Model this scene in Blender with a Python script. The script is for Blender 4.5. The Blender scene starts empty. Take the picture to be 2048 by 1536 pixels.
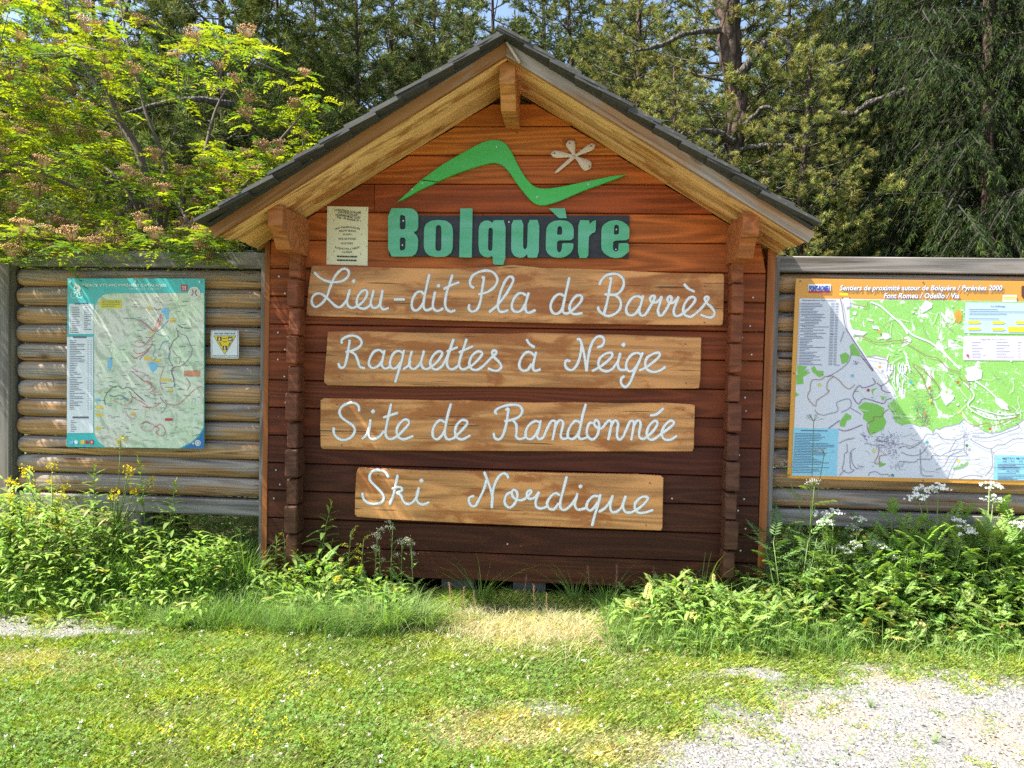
import bpy, math, random
import numpy as np
from mathutils import Vector, Matrix
random.seed(7)
rng = np.random.default_rng(11)
S = bpy.context.scene
COL = S.collection

# ------------------------------------------------------------------ camera
F = 1538.0
CAM = np.array([0.4467, -5.5, 1.68])
_y, _p, _r = (math.radians(a) for a in (-4.313, 1.879, 1.112))
_f = np.array([math.sin(_y)*math.cos(_p), math.cos(_y)*math.cos(_p), -math.sin(_p)])
_rt = np.array([math.cos(_y), -math.sin(_y), 0.0]); _up = np.cross(_rt, _f)
_rt, _up = _rt*math.cos(_r)+_up*math.sin(_r), -_rt*math.sin(_r)+_up*math.cos(_r)
cd = bpy.data.cameras.new("camera"); cam = bpy.data.objects.new("camera", cd); COL.objects.link(cam)
cd.sensor_width = 36.0; cd.lens = 36.0*F/2048.0; cd.clip_end = 900.0; cd.clip_start = 0.05
cam.matrix_world = Matrix(((_rt[0], _up[0], -_f[0], CAM[0]), (_rt[1], _up[1], -_f[1], CAM[1]),
                           (_rt[2], _up[2], -_f[2], CAM[2]), (0, 0, 0, 1)))
S.camera = cam

# ------------------------------------------------------------------ light
world = bpy.data.worlds.new("World"); S.world = world; world.use_nodes = True
wn = world.node_tree.nodes; wl = world.node_tree.links; wn.clear()
sky = wn.new("ShaderNodeTexSky"); sky.sky_type = 'NISHITA'; sky.sun_disc = False
sky.sun_elevation = math.radians(53.0); sky.sun_rotation = math.radians(255.6)
sky.altitude = 300; sky.air_density = 1.0; sky.dust_density = 2.2; sky.ozone_density = 0.6
bg = wn.new("ShaderNodeBackground"); bg.inputs[1].default_value = 0.105
wo = wn.new("ShaderNodeOutputWorld"); wl.new(sky.outputs[0], bg.inputs[0]); wl.new(bg.outputs[0], wo.inputs[0])
ld = bpy.data.lights.new("sun", 'SUN'); ld.energy = 5.0; ld.angle = math.radians(0.53); ld.color = (1.0, 0.95, 0.86)
sun = bpy.data.objects.new("sun", ld); COL.objects.link(sun)
sun.rotation_euler = Vector((-3.2, -0.82, 4.5)).to_track_quat('Z', 'Y').to_euler()
vs = S.view_settings
S.display_settings.display_device = 'sRGB'
vs.view_transform = 'Standard'; vs.look = 'None'; vs.gamma = 1.0; vs.use_curve_mapping = False; vs.exposure = 1.6
S.cycles.use_denoising = False
S.cycles.max_bounces = 8; S.cycles.diffuse_bounces = 5; S.cycles.transparent_max_bounces = 8

# ------------------------------------------------------------------ geometry helpers
def W(px, py, y=0.0):
    """point where the sight line of photo pixel (px,py) meets the vertical plane at depth y"""
    d = _f*F + _rt*(px-1024) - _up*(py-768)
    return CAM + d*((y-CAM[1])/d[1])
def G(px, py, z=-0.1):
    d = _f*F + _rt*(px-1024) - _up*(py-768)
    return CAM + d*((z-CAM[2])/d[2])

class MB:
    def __init__(s): s.v = []; s.f = []
    def add(s, vs, fs):
        b = len(s.v); s.v += [tuple(map(float, v)) for v in vs]; s.f += [tuple(b+i for i in f) for f in fs]; return s
    def box(s, x0, x1, y0, y1, z0, z1):
        return s.add([(x0,y0,z0),(x1,y0,z0),(x1,y1,z0),(x0,y1,z0),(x0,y0,z1),(x1,y0,z1),(x1,y1,z1),(x0,y1,z1)],
                     [(0,3,2,1),(4,5,6,7),(0,1,5,4),(1,2,6,5),(2,3,7,6),(3,0,4,7)])
    def loft(s, A, B, cap=True):
        """two matching rings"""
        n = len(A); fs = [(i, (i+1) % n, n+(i+1) % n, n+i) for i in range(n)]
        if cap: fs += [tuple(range(n-1, -1, -1)), tuple(range(n, 2*n))]
        return s.add(list(A)+list(B), fs)
    def rings(s, R, cap=True):
        n = len(R[0]); v = [p for r in R for p in r]; fs = []
        for k in range(len(R)-1):
            fs += [(k*n+i, k*n+(i+1) % n, (k+1)*n+(i+1) % n, (k+1)*n+i) for i in range(n)]
        if cap: fs += [tuple(range(n-1, -1, -1)), tuple((len(R)-1)*n+i for i in range(n))]
        return s.add(v, fs)
    def tube(s, pts, rad, n=6, squash=None):
        P = [Vector(p) for p in pts]; R = []
        if not hasattr(rad, '__len__'): rad = [rad]*len(P)
        a = None
        for i, p in enumerate(P):
            t = (P[min(i+1, len(P)-1)]-P[max(i-1, 0)])
            t = t.normalized() if t.length > 1e-9 else Vector((0, 0, 1))
            if squash is not None: a = Vector((0, -1, 0))
            elif a is None: a = t.orthogonal().normalized()
            else:
                a = a-t*a.dot(t)
                a = a.normalized() if a.length > 1e-6 else t.orthogonal().normalized()
            b = t.cross(a).normalized()
            sq = squash if squash is not None else 1.0
            R.append([tuple(p+a*(math.cos(k*2*math.pi/n)*rad[i]*sq)+b*(math.sin(k*2*math.pi/n)*rad[i])) for k in range(n)])
        return s.rings(R)
    def mesh(s, name, mat, smooth=False):
        me = bpy.data.meshes.new(name); me.from_pydata(s.v, [], s.f)
        if mat: me.materials.append(mat)
        if smooth: me.polygons.foreach_set('use_smooth', [True]*len(me.polygons))
        me.update(); return me
    def build(s, name, mat, parent=None, color=None, smooth=False):
        return put(name, s.mesh(name, mat, smooth), parent, color)

def put(name, me, parent=None, color=None):
    o = bpy.data.objects.new(name, me); COL.objects.link(o)
    if parent is not None: o.parent = parent
    if color is not None: o.color = (*color, 1.0)
    return o
def thing(name, label, cat, group=None, loc=(0, 0, 0)):
    o = bpy.data.objects.new(name, None); COL.objects.link(o); o.location = loc
    o.empty_display_size = 0.1
    return tag(o, label, cat, group)
def tag(o, label=None, cat=None, group=None, kind=None):
    if label: o['label'] = label
    if cat: o['category'] = cat
    if group: o['group'] = group
    if kind: o['kind'] = kind
    return o
def plate(poly, y0, y1, ch=0.0):
    """closed outline of (x,z) points extruded from front y0 to back y1, with a small edge chamfer"""
    m = MB(); n = len(poly); P = np.array(poly, float)
    area = 0.5*np.sum(P[:, 0]*np.roll(P[:, 1], -1)-np.roll(P[:, 0], -1)*P[:, 1])
    if area < 0: P = P[::-1]
    if ch > 0:
        e = np.roll(P, -1, 0)-P; L = np.linalg.norm(e, axis=1)[:, None]+1e-9; nr = np.stack([-e[:, 1], e[:, 0]], 1)/L
        inn = (nr+np.roll(nr, 1, 0)); inn /= (np.linalg.norm(inn, axis=1)[:, None]+1e-9)
        Q = P+inn*ch
        m.rings([[(q[0], y0, q[1]) for q in Q], [(p[0], y0+ch, p[1]) for p in P], [(p[0], y1, p[1]) for p in P]])
    else:
        m.rings([[(p[0], y0, p[1]) for p in P], [(p[0], y1, p[1]) for p in P]])
    return m
def spline(pts, k=5):
    P = [np.array(p, float) for p in pts]; out = []
    for i in range(len(P)-1):
        p0 = P[max(i-1, 0)]; p1 = P[i]; p2 = P[i+1]; p3 = P[min(i+2, len(P)-1)]
        for j in range(k):
            t = j/k
            out.append(0.5*((2*p1)+(-p0+p2)*t+(2*p0-5*p1+4*p2-p3)*t*t+(-p0+3*p1-3*p2+p3)*t**3))
    out.append(P[-1]); return out
def chaikin(P, r=0.2):
    out = []; n = len(P)
    for i in range(n):
        a = np.array(P[i], float); b = np.array(P[(i+1) % n], float)
        out.append(a+(b-a)*r); out.append(b-(b-a)*r)
    return out
def fast(name, V, T, mat, C=None, quads=False):
    me = bpy.data.meshes.new(name); k = T.shape[1]
    me.vertices.add(len(V)); me.vertices.foreach_set('co', np.ascontiguousarray(V, np.float32).ravel())
    me.loops.add(T.size); me.loops.foreach_set('vertex_index', np.ascontiguousarray(T, np.int32).ravel())
    me.polygons.add(len(T)); me.polygons.foreach_set('loop_start', np.arange(0, T.size, k, dtype=np.int32))
    me.polygons.foreach_set('loop_total', np.full(len(T), k, np.int32))
    me.update(calc_edges=True)
    if C is not None:
        at = me.color_attributes.new('tint', 'FLOAT_COLOR', 'POINT')
        c4 = np.ones((len(V), 4), np.float32); c4[:, :3] = C; at.data.foreach_set('color', c4.ravel())
    me.materials.append(mat); return me
def frames(D, roll=None):
    """(N,3) directions -> (N,3,3) frames with local z along D"""
    D = D/np.linalg.norm(D, axis=1, keepdims=True)
    h = np.where(np.abs(D[:, 2:3]) > 0.95, np.array([[1.0, 0, 0]]), np.array([[0, 0, 1.0]]))
    X = np.cross(h, D); X /= np.linalg.norm(X, axis=1, keepdims=True); Y = np.cross(D, X)
    if roll is not None:
        c = np.cos(roll)[:, None]; s_ = np.sin(roll)[:, None]; X, Y = X*c+Y*s_, -X*s_+Y*c
    return np.stack([X, Y, D], 2)
def scatter(tv, tt, P, M, s, C, tc=None):
    """copy a small template (tv verts, tt faces) to places P with frames M, sizes s, colours C"""
    N = len(P); n = len(tv)
    V = np.einsum('nij,kj->nki', M*np.asarray(s).reshape(-1, 1, 1), tv)+P[:, None, :]
    T = tt[None]+(np.arange(N)*n)[:, None, None]
    c = np.repeat(C[:, None, :], n, 1)
    if tc is not None: c = c*tc[None]
    return V.reshape(-1, 3), T.reshape(-1, tt.shape[1]), c.reshape(-1, 3)
def join(L):
    V = []; T = []; C = []; b = 0
    for v, t, c in L:
        V.append(v); T.append(t+b); C.append(c); b += len(v)
    return np.concatenate(V), np.concatenate(T), np.concatenate(C)
def U(a, b, n): return rng.uniform(a, b, n)

# ------------------------------------------------------------------ materials
class NT:
    def __init__(s, name):
        s.m = bpy.data.materials.new(name); s.m.use_nodes = True; s.t = s.m.node_tree; s.t.nodes.clear()
        s.out = s.n('ShaderNodeOutputMaterial')
    def n(s, typ, **kw):
        nd = s.t.nodes.new(typ)
        for k, v in kw.items(): setattr(nd, k, v)
        return nd
    def l(s, a, b): s.t.links.new(a, b)
    def set(s, sock, v):
        if hasattr(v, 'is_linked') or hasattr(v, 'links'): s.l(v, sock)
        else: sock.default_value = v if not (isinstance(v, tuple) and len(v) == 3 and len(sock.default_value) == 4) else (*v, 1.0)
    def math(s, op, a, b=None, c=None, clamp=False):
        nd = s.n('ShaderNodeMath', operation=op, use_clamp=clamp)
        for i, v in enumerate((a, b, c)):
            if v is not None: s.set(nd.inputs[i], v)
        return nd.outputs[0]
    def vmath(s, op, a, b):
        nd = s.n('ShaderNodeVectorMath', operation=op)
        for i, v in enumerate((a, b)):
            if hasattr(v, 'links'): s.l(v, nd.inputs[i])
            else: nd.inputs[i].default_value = v
        return nd.outputs[0]
    def noise(s, vec, scale=1.0, detail=4.0, rough=0.55, dist=0.0):
        nd = s.n('ShaderNodeTexNoise'); s.l(vec, nd.inputs['Vector'])
        nd.inputs['Scale'].default_value = scale; nd.inputs['Detail'].default_value = detail
        nd.inputs['Roughness'].default_value = rough; nd.inputs['Distortion'].default_value = dist
        return nd.outputs[0]
    def ramp(s, fac, stops):
        nd = s.n('ShaderNodeValToRGB'); s.l(fac, nd.inputs[0]); e = nd.color_ramp.elements
        e[0].position = stops[0][0]; e[1].position = stops[-1][0]
        while len(e) < len(stops): e.new(0.5)
        for i, (p, c) in enumerate(stops):
            e[i].position = p; e[i].color = (*c, 1.0) if hasattr(c, '__len__') else (c, c, c, 1.0)
        return nd.outputs[0]
    def mix(s, fac, a, b, blend='MIX'):
        nd = s.n('ShaderNodeMix', data_type='RGBA', blend_type=blend)
        s.set(nd.inputs[0], fac); s.set(nd.inputs[6], a); s.set(nd.inputs[7], b); return nd.outputs[2]
    def bsdf(s, color, rough=0.6, metal=0.0, spec=0.5, bump=None, bstr=0.3, bdist=0.002, coat=0.0):
        b = s.n('ShaderNodeBsdfPrincipled'); s.set(b.inputs['Base Color'], color); s.set(b.inputs['Roughness'], rough)
        b.inputs['Metallic'].default_value = metal; b.inputs['Specular IOR Level'].default_value = spec
        b.inputs['Coat Weight'].default_value = coat
        if bump is not None:
            bp = s.n('ShaderNodeBump'); bp.inputs['Strength'].default_value = bstr; bp.inputs['Distance'].default_value = bdist
            s.l(bump, bp.inputs['Height']); s.l(bp.outputs[0], b.inputs['Normal'])
        s.l(b.outputs[0], s.out.inputs[0]); return s.m
def simple(name, color, rough=0.5, metal=0.0, var=0.12, scale=9.0, spec=0.5):
    t = NT(name); co = t.n('ShaderNodeTexCoord').outputs['Object']
    n = t.noise(co, scale, 5)
    c = t.mix(t.math('MULTIPLY', n, 1.0), tuple(x*(1-var) for x in color), tuple(min(1, x*(1+var)) for x in color))
    return t.bsdf(c, rough, metal, spec)

def wood(name, base=None, dark=0.45, light=1.25, ring=38.0, along=0.55, across=4.0, rough=0.55, axis=0, grey=None, greyamt=0.5,
         knots=0.5, blotch=None, bump=0.35, spec=0.22, cracks=0.5, fine=0.62, figure=0.3):
    """sawn or planed timber: contour-line figure, pores, knots, cracks; base None takes the object's own colour"""
    t = NT(name); tc = t.n('ShaderNodeTexCoord'); oi = t.n('ShaderNodeObjectInfo')
    off = t.n('ShaderNodeCombineXYZ'); r = oi.outputs['Random']
    t.l(t.math('MULTIPLY', r, 37.0), off.inputs[0]); t.l(t.math('MULTIPLY', r, 91.0), off.inputs[1]); t.l(t.math('MULTIPLY', r, 53.0), off.inputs[2])
    co = t.vmath('ADD', tc.outputs['Object'], off.outputs[0])
    def sc(a, b, c=None):
        v = [b, b, b]; v[axis] = a
        return t.vmath('MULTIPLY', co, tuple(v))
    base_s = oi.outputs['Color'] if base is None else base
    if base is not None:                                               # every piece of timber has its own tone
        k_ = t.math('MULTIPLY_ADD', r, 0.42, 0.78); cc_ = t.n('ShaderNodeCombineColor')
        t.l(k_, cc_.inputs[0]); t.l(t.math('POWER', k_, 1.1), cc_.inputs[1]); t.l(t.math('POWER', k_, 1.3), cc_.inputs[2])
        base_s = t.mix(1.0, base, cc_.outputs[0], 'MULTIPLY')
    big = t.noise(sc(along*.6, across), 1.0, 2.0, 0.4)
    # knots
    vo = t.n('ShaderNodeTexVoronoi'); t.l(sc(3.2, 6.5), vo.inputs['Vector']); vo.inputs['Scale'].default_value = 1.0
    kd = t.math('SUBTRACT', 1.0, t.math('MULTIPLY', vo.outputs['Distance'], 4.6), clamp=True)
    pick = t.math('GREATER_THAN', t.n('ShaderNodeSeparateColor').outputs[0] if False else t.math('FRACT', t.math('MULTIPLY', vo.outputs['Distance'], 0.0)), 2.0)
    sepc = t.n('ShaderNodeSeparateColor'); t.l(vo.outputs['Color'], sepc.inputs[0])
    pick = t.math('GREATER_THAN', sepc.outputs[0], 1.0-knots*.42)
    kn = t.math('MULTIPLY', t.math('POWER', kd, 1.6), pick)
    figv = t.math('ADD', big, t.math('MULTIPLY', kn, 0.35))
    rings = t.math('MULTIPLY_ADD', t.math('SINE', t.math('MULTIPLY', figv, ring*2.2)), 0.5, 0.5)
    rings = t.math('POWER', rings, 2.2)
    fin = t.noise(sc(1.6, 70.0), 1.0, 4.0, 0.7)
    med = t.noise(sc(1.3, 26.0), 1.0, 6.0, 0.68)
    v = t.math('ADD', t.math('MULTIPLY', rings, figure), t.math('ADD', t.math('MULTIPLY', fin, fine), t.math('MULTIPLY', med, 0.45)))
    g = t.ramp(v, [(0.34, dark), (0.60, 0.95), (0.88, light)])
    c = t.mix(1.0, base_s, g, 'MULTIPLY')
    if blotch is not None:
        bn = t.noise(sc(2.2, 7.0), 1.0, 5.0, 0.65, 0.4)
        c = t.mix(t.ramp(bn, [(0.50, 0.0), (0.60, 0.85)]), c, blotch)
    if grey is not None:
        gn = t.noise(sc(1.2, 9.0), 1.0, 5.0, 0.62, 0.3)
        nm = t.n('ShaderNodeSeparateXYZ'); t.l(tc.outputs['Normal'], nm.inputs[0])
        gg = t.math('ADD', gn, t.math('MULTIPLY', nm.outputs[2], 0.16 if greyamt < 0.9 else 0.05))
        gs = t.mix(1.0, grey, g, 'MULTIPLY')
        c = t.mix(t.ramp(gg, [(0.62-0.3*greyamt, 0.0), (0.74-0.3*greyamt, 1.0)]), c, gs)
    c = t.mix(t.math('MULTIPLY', t.math('POWER', kn, 0.7), 0.8), c, (0.05, 0.02, 0.01))
    ck = t.noise(sc(1.3, 40.0), 1.0, 2.0, 0.5)
    ckm = t.ramp(ck, [(0.29, 1.0), (0.32, 0.0)])
    c = t.mix(t.math('MULTIPLY', ckm, cracks), c, (0.03, 0.015, 0.01))
    h = t.math('SUBTRACT', v, t.math('MULTIPLY', ckm, 0.8))
    return t.bsdf(c, t.math('MULTIPLY_ADD', fin, 0.2, rough-0.1), 0.0, spec, h, bump, 0.003)

def leafmat(name, tr=0.4, rough=0.45, spec=0.35, mulc=(1.25, 1.35, 0.35)):
    t = NT(name); at = t.n('ShaderNodeAttribute', attribute_name='tint'); oi = t.n('ShaderNodeObjectInfo')
    rv = t.math('MULTIPLY_ADD', oi.outputs['Random'], 0.25, 0.88)
    cc = t.n('ShaderNodeCombineColor')
    for i in range(3): t.l(rv, cc.inputs[i])
    c = t.mix(1.0, at.outputs['Color'], cc.outputs[0], 'MULTIPLY')
    b = t.n('ShaderNodeBsdfPrincipled'); t.l(c, b.inputs['Base Color']); b.inputs['Roughness'].default_value = rough
    b.inputs['Specular IOR Level'].default_value = spec
    trn = t.n('ShaderNodeBsdfTranslucent'); t.l(t.mix(1.0, c, mulc, 'MULTIPLY'), trn.inputs[0])
    mx = t.n('ShaderNodeMixShader'); mx.inputs[0].default_value = tr
    t.l(b.outputs[0], mx.inputs[1]); t.l(trn.outputs[0], mx.inputs[2]); t.l(mx.outputs[0], t.out.inputs[0]); return t.m

M = {}
M['plank'] = wood('stained_larch', None, 0.45, 1.35, 40, knots=0.28)
M['plankend'] = wood('stained_larch_end', None, 0.5, 1.25, 24, along=3.0, across=6.0, knots=0.0)
M['sign'] = wood('sign_wood', (0.58, 0.265, 0.090), 0.36, 1.2, 30, figure=.42, rough=0.45, spec=0.35, blotch=(0.38, 0.12, 0.03), knots=0.2, cracks=0.75)
M['soffit'] = wood('soffit_pine', (0.90, 0.56, 0.25), 0.7, 1.08, 26, knots=0.2, blotch=(0.42, 0.17, 0.04))
M['fascia'] = wood('fascia_pine', (0.42, 0.19, 0.065), 0.6, 1.2, 26, knots=0.25, grey=(0.36, 0.29, 0.23), greyamt=0.15)
M['fascia_old'] = wood('fascia_weathered', (0.36, 0.20, 0.10), 0.5, 1.2, 30, knots=0.35, grey=(0.40, 0.34, 0.29), greyamt=0.6)
M['log'] = wood('weathered_log', (0.34, 0.20, 0.10), 0.10, 1.5, 44, across=7.0, spec=0.05, fine=.85, cracks=.9, grey=(0.24, 0.205, 0.175), greyamt=0.58, knots=0.35, bump=0.8, rough=0.9, figure=0.42)
M['rail'] = wood('grey_rail', (0.22, 0.18, 0.14), 0.3, 1.3, 30, spec=0.08, grey=(0.24, 0.22, 0.20), greyamt=1.0, knots=0.2, bump=0.5, rough=0.75)
M['post'] = wood('grey_post', (0.22, 0.18, 0.15), 0.3, 1.3, 30, axis=2, spec=0.08, grey=(0.22, 0.20, 0.18), greyamt=1.0, knots=0.2, bump=0.5, rough=0.75)
M['trim'] = wood('stained_trim', (0.33, 0.11, 0.032), 0.5, 1.3, 30, axis=2, knots=0.3)
def slate_mat():
    t = NT('slate'); co = t.n('ShaderNodeTexCoord').outputs['Object']; oi = t.n('ShaderNodeObjectInfo')
    n = t.noise(co, 16, 6, .7); li = t.noise(co, 34, 4, .6)
    c = t.mix(n, (.030, .031, .030), (.075, .074, .066)); c = t.mix(t.math('MULTIPLY', oi.outputs['Random'], .35), c, (.10, .10, .095))
    c = t.mix(t.ramp(li, [(.64, 0.0), (.70, .7)]), c, (.22, .22, .15)); return t.bsdf(c, .7, 0, .3, n, .5, .004)
M['slate'] = slate_mat()
M['screw'] = simple('zinc_screw', (0.55, 0.55, 0.53), 0.35, 0.6, 0.1)
M['darkscrew'] = simple('old_screw', (0.18, 0.15, 0.13), 0.5, 0.6, 0.1)
M['white'] = simple('white_paint', (0.90, 0.875, 0.84), 0.5, 0, 0.12, 26)
M['cream'] = simple('cream_paint', (0.72, 0.60, 0.50), 0.5, 0, 0.14, 14)
M['concrete'] = simple('old_concrete', (0.12, 0.115, 0.10), 0.9, 0, 0.3, 14)
M['rope'] = simple('pale_rope', (0.62, 0.52, 0.40), 0.9, 0, 0.2, 60)
def paint(name, c, c2, rough=0.45):
    t = NT(name); co = t.n('ShaderNodeTexCoord').outputs['Object']
    n1 = t.noise(t.vmath('MULTIPLY', co, (3.0, 3.0, 12.0)), 1.0, 5, 0.65)
    n2 = t.noise(co, 9.0, 3)
    cr = t.noise(t.vmath('MULTIPLY', co, (1.5, 1.5, 70.0)), 1.0, 2)
    m = t.mix(t.ramp(n1, [(0.35, 0.0), (0.68, 1.0)]), c, c2)
    m = t.mix(t.math('MULTIPLY', t.ramp(cr, [(0.27, 1.0), (0.3, 0.0)]), 0.6), m, tuple(x*0.25 for x in c))
    return t.bsdf(m, rough, 0, 0.4, n2, 0.1)
M['letter'] = paint('mint_paint', (0.09, 0.44, 0.22), (0.17, 0.53, 0.37))
M['green'] = paint('green_paint', (0.06, 0.52, 0.075), (0.085, 0.54, 0.14))
M['backing'] = paint('dark_backing', (0.022, 0.022, 0.030), (0.05, 0.045, 0.055), 0.5)
def flat(name, c, rough=0.3, var=0.0, spec=0.5):
    key = name
    if key not in M: M[key] = simple(name, c, rough, 0, var, 20, spec)
    return M[key]
M['leaf'] = leafmat('leaf', .4, .5, .22); M['needle'] = leafmat('needle', 0.22, 0.8, 0.06, (1.1, 1.15, 0.6))
M['blade'] = leafmat('grass_blade', 0.4, 0.5, 0.3, (1.1, 1.2, 0.45)); M['petal'] = leafmat('petal', 0.25, 0.7, 0.1, (1, 1, 1))
def bark(name, c1, c2, sc=7.0):
    t = NT(name); co = t.n('ShaderNodeTexCoord').outputs['Object']
    v = t.n('ShaderNodeTexVoronoi', feature='DISTANCE_TO_EDGE'); t.l(t.vmath('MULTIPLY', co, (sc, sc, sc*0.35)), v.inputs['Vector']); v.inputs['Scale'].default_value = 1.5
    n = t.noise(co, 18, 6, 0.7); e = t.ramp(v.outputs[0], [(0.0, 0.0), (0.22, 1.0)])
    h = t.math('ADD', e, n); return t.bsdf(t.mix(t.math('MULTIPLY', h, 0.55), c2, c1), 0.9, 0, 0.2, h, 0.9, 0.03)
M['bark'] = bark('pine_bark', (0.115, 0.080, 0.060), (0.03, 0.022, 0.018)); M['greybark'] = bark('grey_bark', (0.16, 0.145, 0.12), (0.05, 0.045, 0.04), 14)
M['darktwig'] = simple('dark_twig', (0.03, 0.026, 0.02), 0.95, 0, 0.4, 30)
M['twig'] = simple('grey_twig', (0.085, 0.075, 0.06), 0.9, 0, 0.4, 30)
M['rowanbark'] = simple('rowan_bark', (0.10, 0.075, 0.06), 0.8, 0, 0.4, 30)

# ------------------------------------------------------------------ ground
def gz(x, y):
    return -0.1+0.018*np.sin(1.7*x+0.6)*np.cos(2.3*y)+0.01*np.sin(5.1*x+2)*np.sin(4.3*y+1)+0.05*np.clip((y+0.9)/0.9, 0, 1)*(np.abs(x) > 1.2)
def vnoise(x, y, s, seed=0):
    x = np.asarray(x)*s+seed*17.3; y = np.asarray(y)*s-seed*9.1
    return (np.sin(x*1.3+1.7*np.sin(y*0.9+seed))+np.sin(y*1.7+1.3*np.sin(x*1.1))+np.sin((x+y)*0.7+2*np.sin((x-y)*0.6+seed)))/3
def sm(a, b, t): t = np.clip((t-a)/(b-a), 0, 1); return t*t*(3-2*t)
_gA = np.array([G(1270, 1536)[:2], G(1340, 1450)[:2], G(1410, 1395)[:2], G(1570, 1355)[:2], G(1700, 1325)[:2], G(2048, 1345)[:2]])
def gravel(x, y):
    """bare stony ground: lower right, plus worn patches at the left"""
    x = np.asarray(x, float); y = np.asarray(y, float)
    yl = np.interp(x, _gA[:, 0], _gA[:, 1], left=-9.0)
    yl = np.where(x < _gA[0, 0], _gA[0, 1]-(_gA[0, 0]-x)*2.5, yl)
    d = yl-y+0.13*vnoise(x, y, 3.1, 1)+0.07*vnoise(x, y, 9, 2)
    g = sm(-0.14, 0.42, d+0.12*vnoise(x, y, 21, 8)+.08*vnoise(x, y, 43, 9))
    for px, py, rx, ry, a in ((110, 1250, .5, .13, .72), (10, 1260, .55, .13, .85), (255, 1215, .42, .09, .75), (215, 1262, .3, .07, .6), (335, 1238, .2, .05, .8), (1090, 1410, .24, .12, .5), (1500, 1352, .4, .07, .35), (960, 1225, .25, .12, .7), (1510, 1350, .2, .1, .9)):
        c = G(px, py); q = ((x-c[0])/rx)**2+((y-c[1])/ry)**2+0.45*vnoise(x, y, 7, 3)+.35*vnoise(x, y, 19, 6)
        g = np.maximum(g, a*sm(1.15, 0.5, q))
    return g
def dry(x, y):
    x = np.asarray(x, float); y = np.asarray(y, float); g = 0
    for px, py, rx, ry, a in ((1080, 1260, .50, .26, .8), (1000, 1460, .5, .22, .55), (120, 1330, .6, .2, .45), (1240, 1500, .3, .2, .5)):
        c = G(px, py); q = ((x-c[0])/rx)**2+((y-c[1])/ry)**2+0.4*vnoise(x, y, 6, 5)
        g = np.maximum(g, a*sm(1.4, 0.2, q))
    return g
def build_ground():
    xs = np.concatenate([[-300, -80, -25, -12], np.arange(-6, 6.01, 0.06), [12, 25, 80, 300]])
    ys = np.concatenate([[-300, -60, -15, -8], np.arange(-5, 1.5, 0.06), [2.5, 5, 10, 20, 50, 120, 400]])
    X, Y = np.meshgrid(xs, ys, indexing='ij'); near = (np.abs(X) < 6.1) & (Y > -5.1) & (Y < 1.5)
    Z = np.where(near, gz(X, Y), -0.1)
    V = np.stack([X, Y, Z], 2).reshape(-1, 3); nx, ny = X.shape
    i = np.arange(nx-1)[:, None]*ny+np.arange(ny-1)[None]; T = np.stack([i, i+ny, i+ny+1, i+1], 2).reshape(-1, 4)
    gv = np.where(near, gravel(X, Y), 0.0).reshape(-1); dv = np.where(near, dry(X, Y), 0).reshape(-1)
    C = np.stack([gv, dv, np.zeros_like(gv)], 1)
    t = NT('ground_soil'); at = t.n('ShaderNodeAttribute', attribute_name='tint'); sp = t.n('ShaderNodeSeparateColor'); t.l(at.outputs['Color'], sp.inputs[0])
    co = t.n('ShaderNodeTexCoord').outputs['Object']
    n1 = t.noise(co, 6, 8, 0.7); n2 = t.noise(co, 60, 5, 0.7); n3 = t.noise(co, 2.2, 4)
    vo = t.n('ShaderNodeTexVoronoi'); t.l(co, vo.inputs['Vector']); vo.inputs['Scale'].default_value = 75
    soil = t.mix(n1, (0.07, 0.06, 0.03), (0.13, 0.15, 0.05))
    soil = t.mix(sp.outputs[1], soil, t.mix(n2, (0.16, 0.13, 0.07), (0.30, 0.25, 0.15)))
    st = t.mix(vo.outputs['Distance'], (0.25, 0.245, 0.24), (0.10, 0.098, 0.095))
    sx = t.n('ShaderNodeSeparateColor'); t.l(vo.outputs['Color'], sx.inputs[0])
    st = t.mix(t.math('MULTIPLY', sx.outputs[0], 0.5), st, (0.42, 0.40, 0.38))
    st = t.mix(t.ramp(n3, [(0.5, 0.0), (0.62, 0.6)]), st, (0.34, 0.26, 0.20))
    c = t.mix(t.math('ADD', sp.outputs[0], t.math('MULTIPLY_ADD', n1, 0.9, -0.45), clamp=True), soil, st)
    mat = t.bsdf(c, 0.95, 0, 0.15, t.math('ADD', n2, vo.outputs['Distance']), 0.8, 0.01)
    o = put('ground', fast('ground', V, T, mat, C)); tag(o, kind='structure')
    # far hillside closing the forest from below
build_ground()

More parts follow.
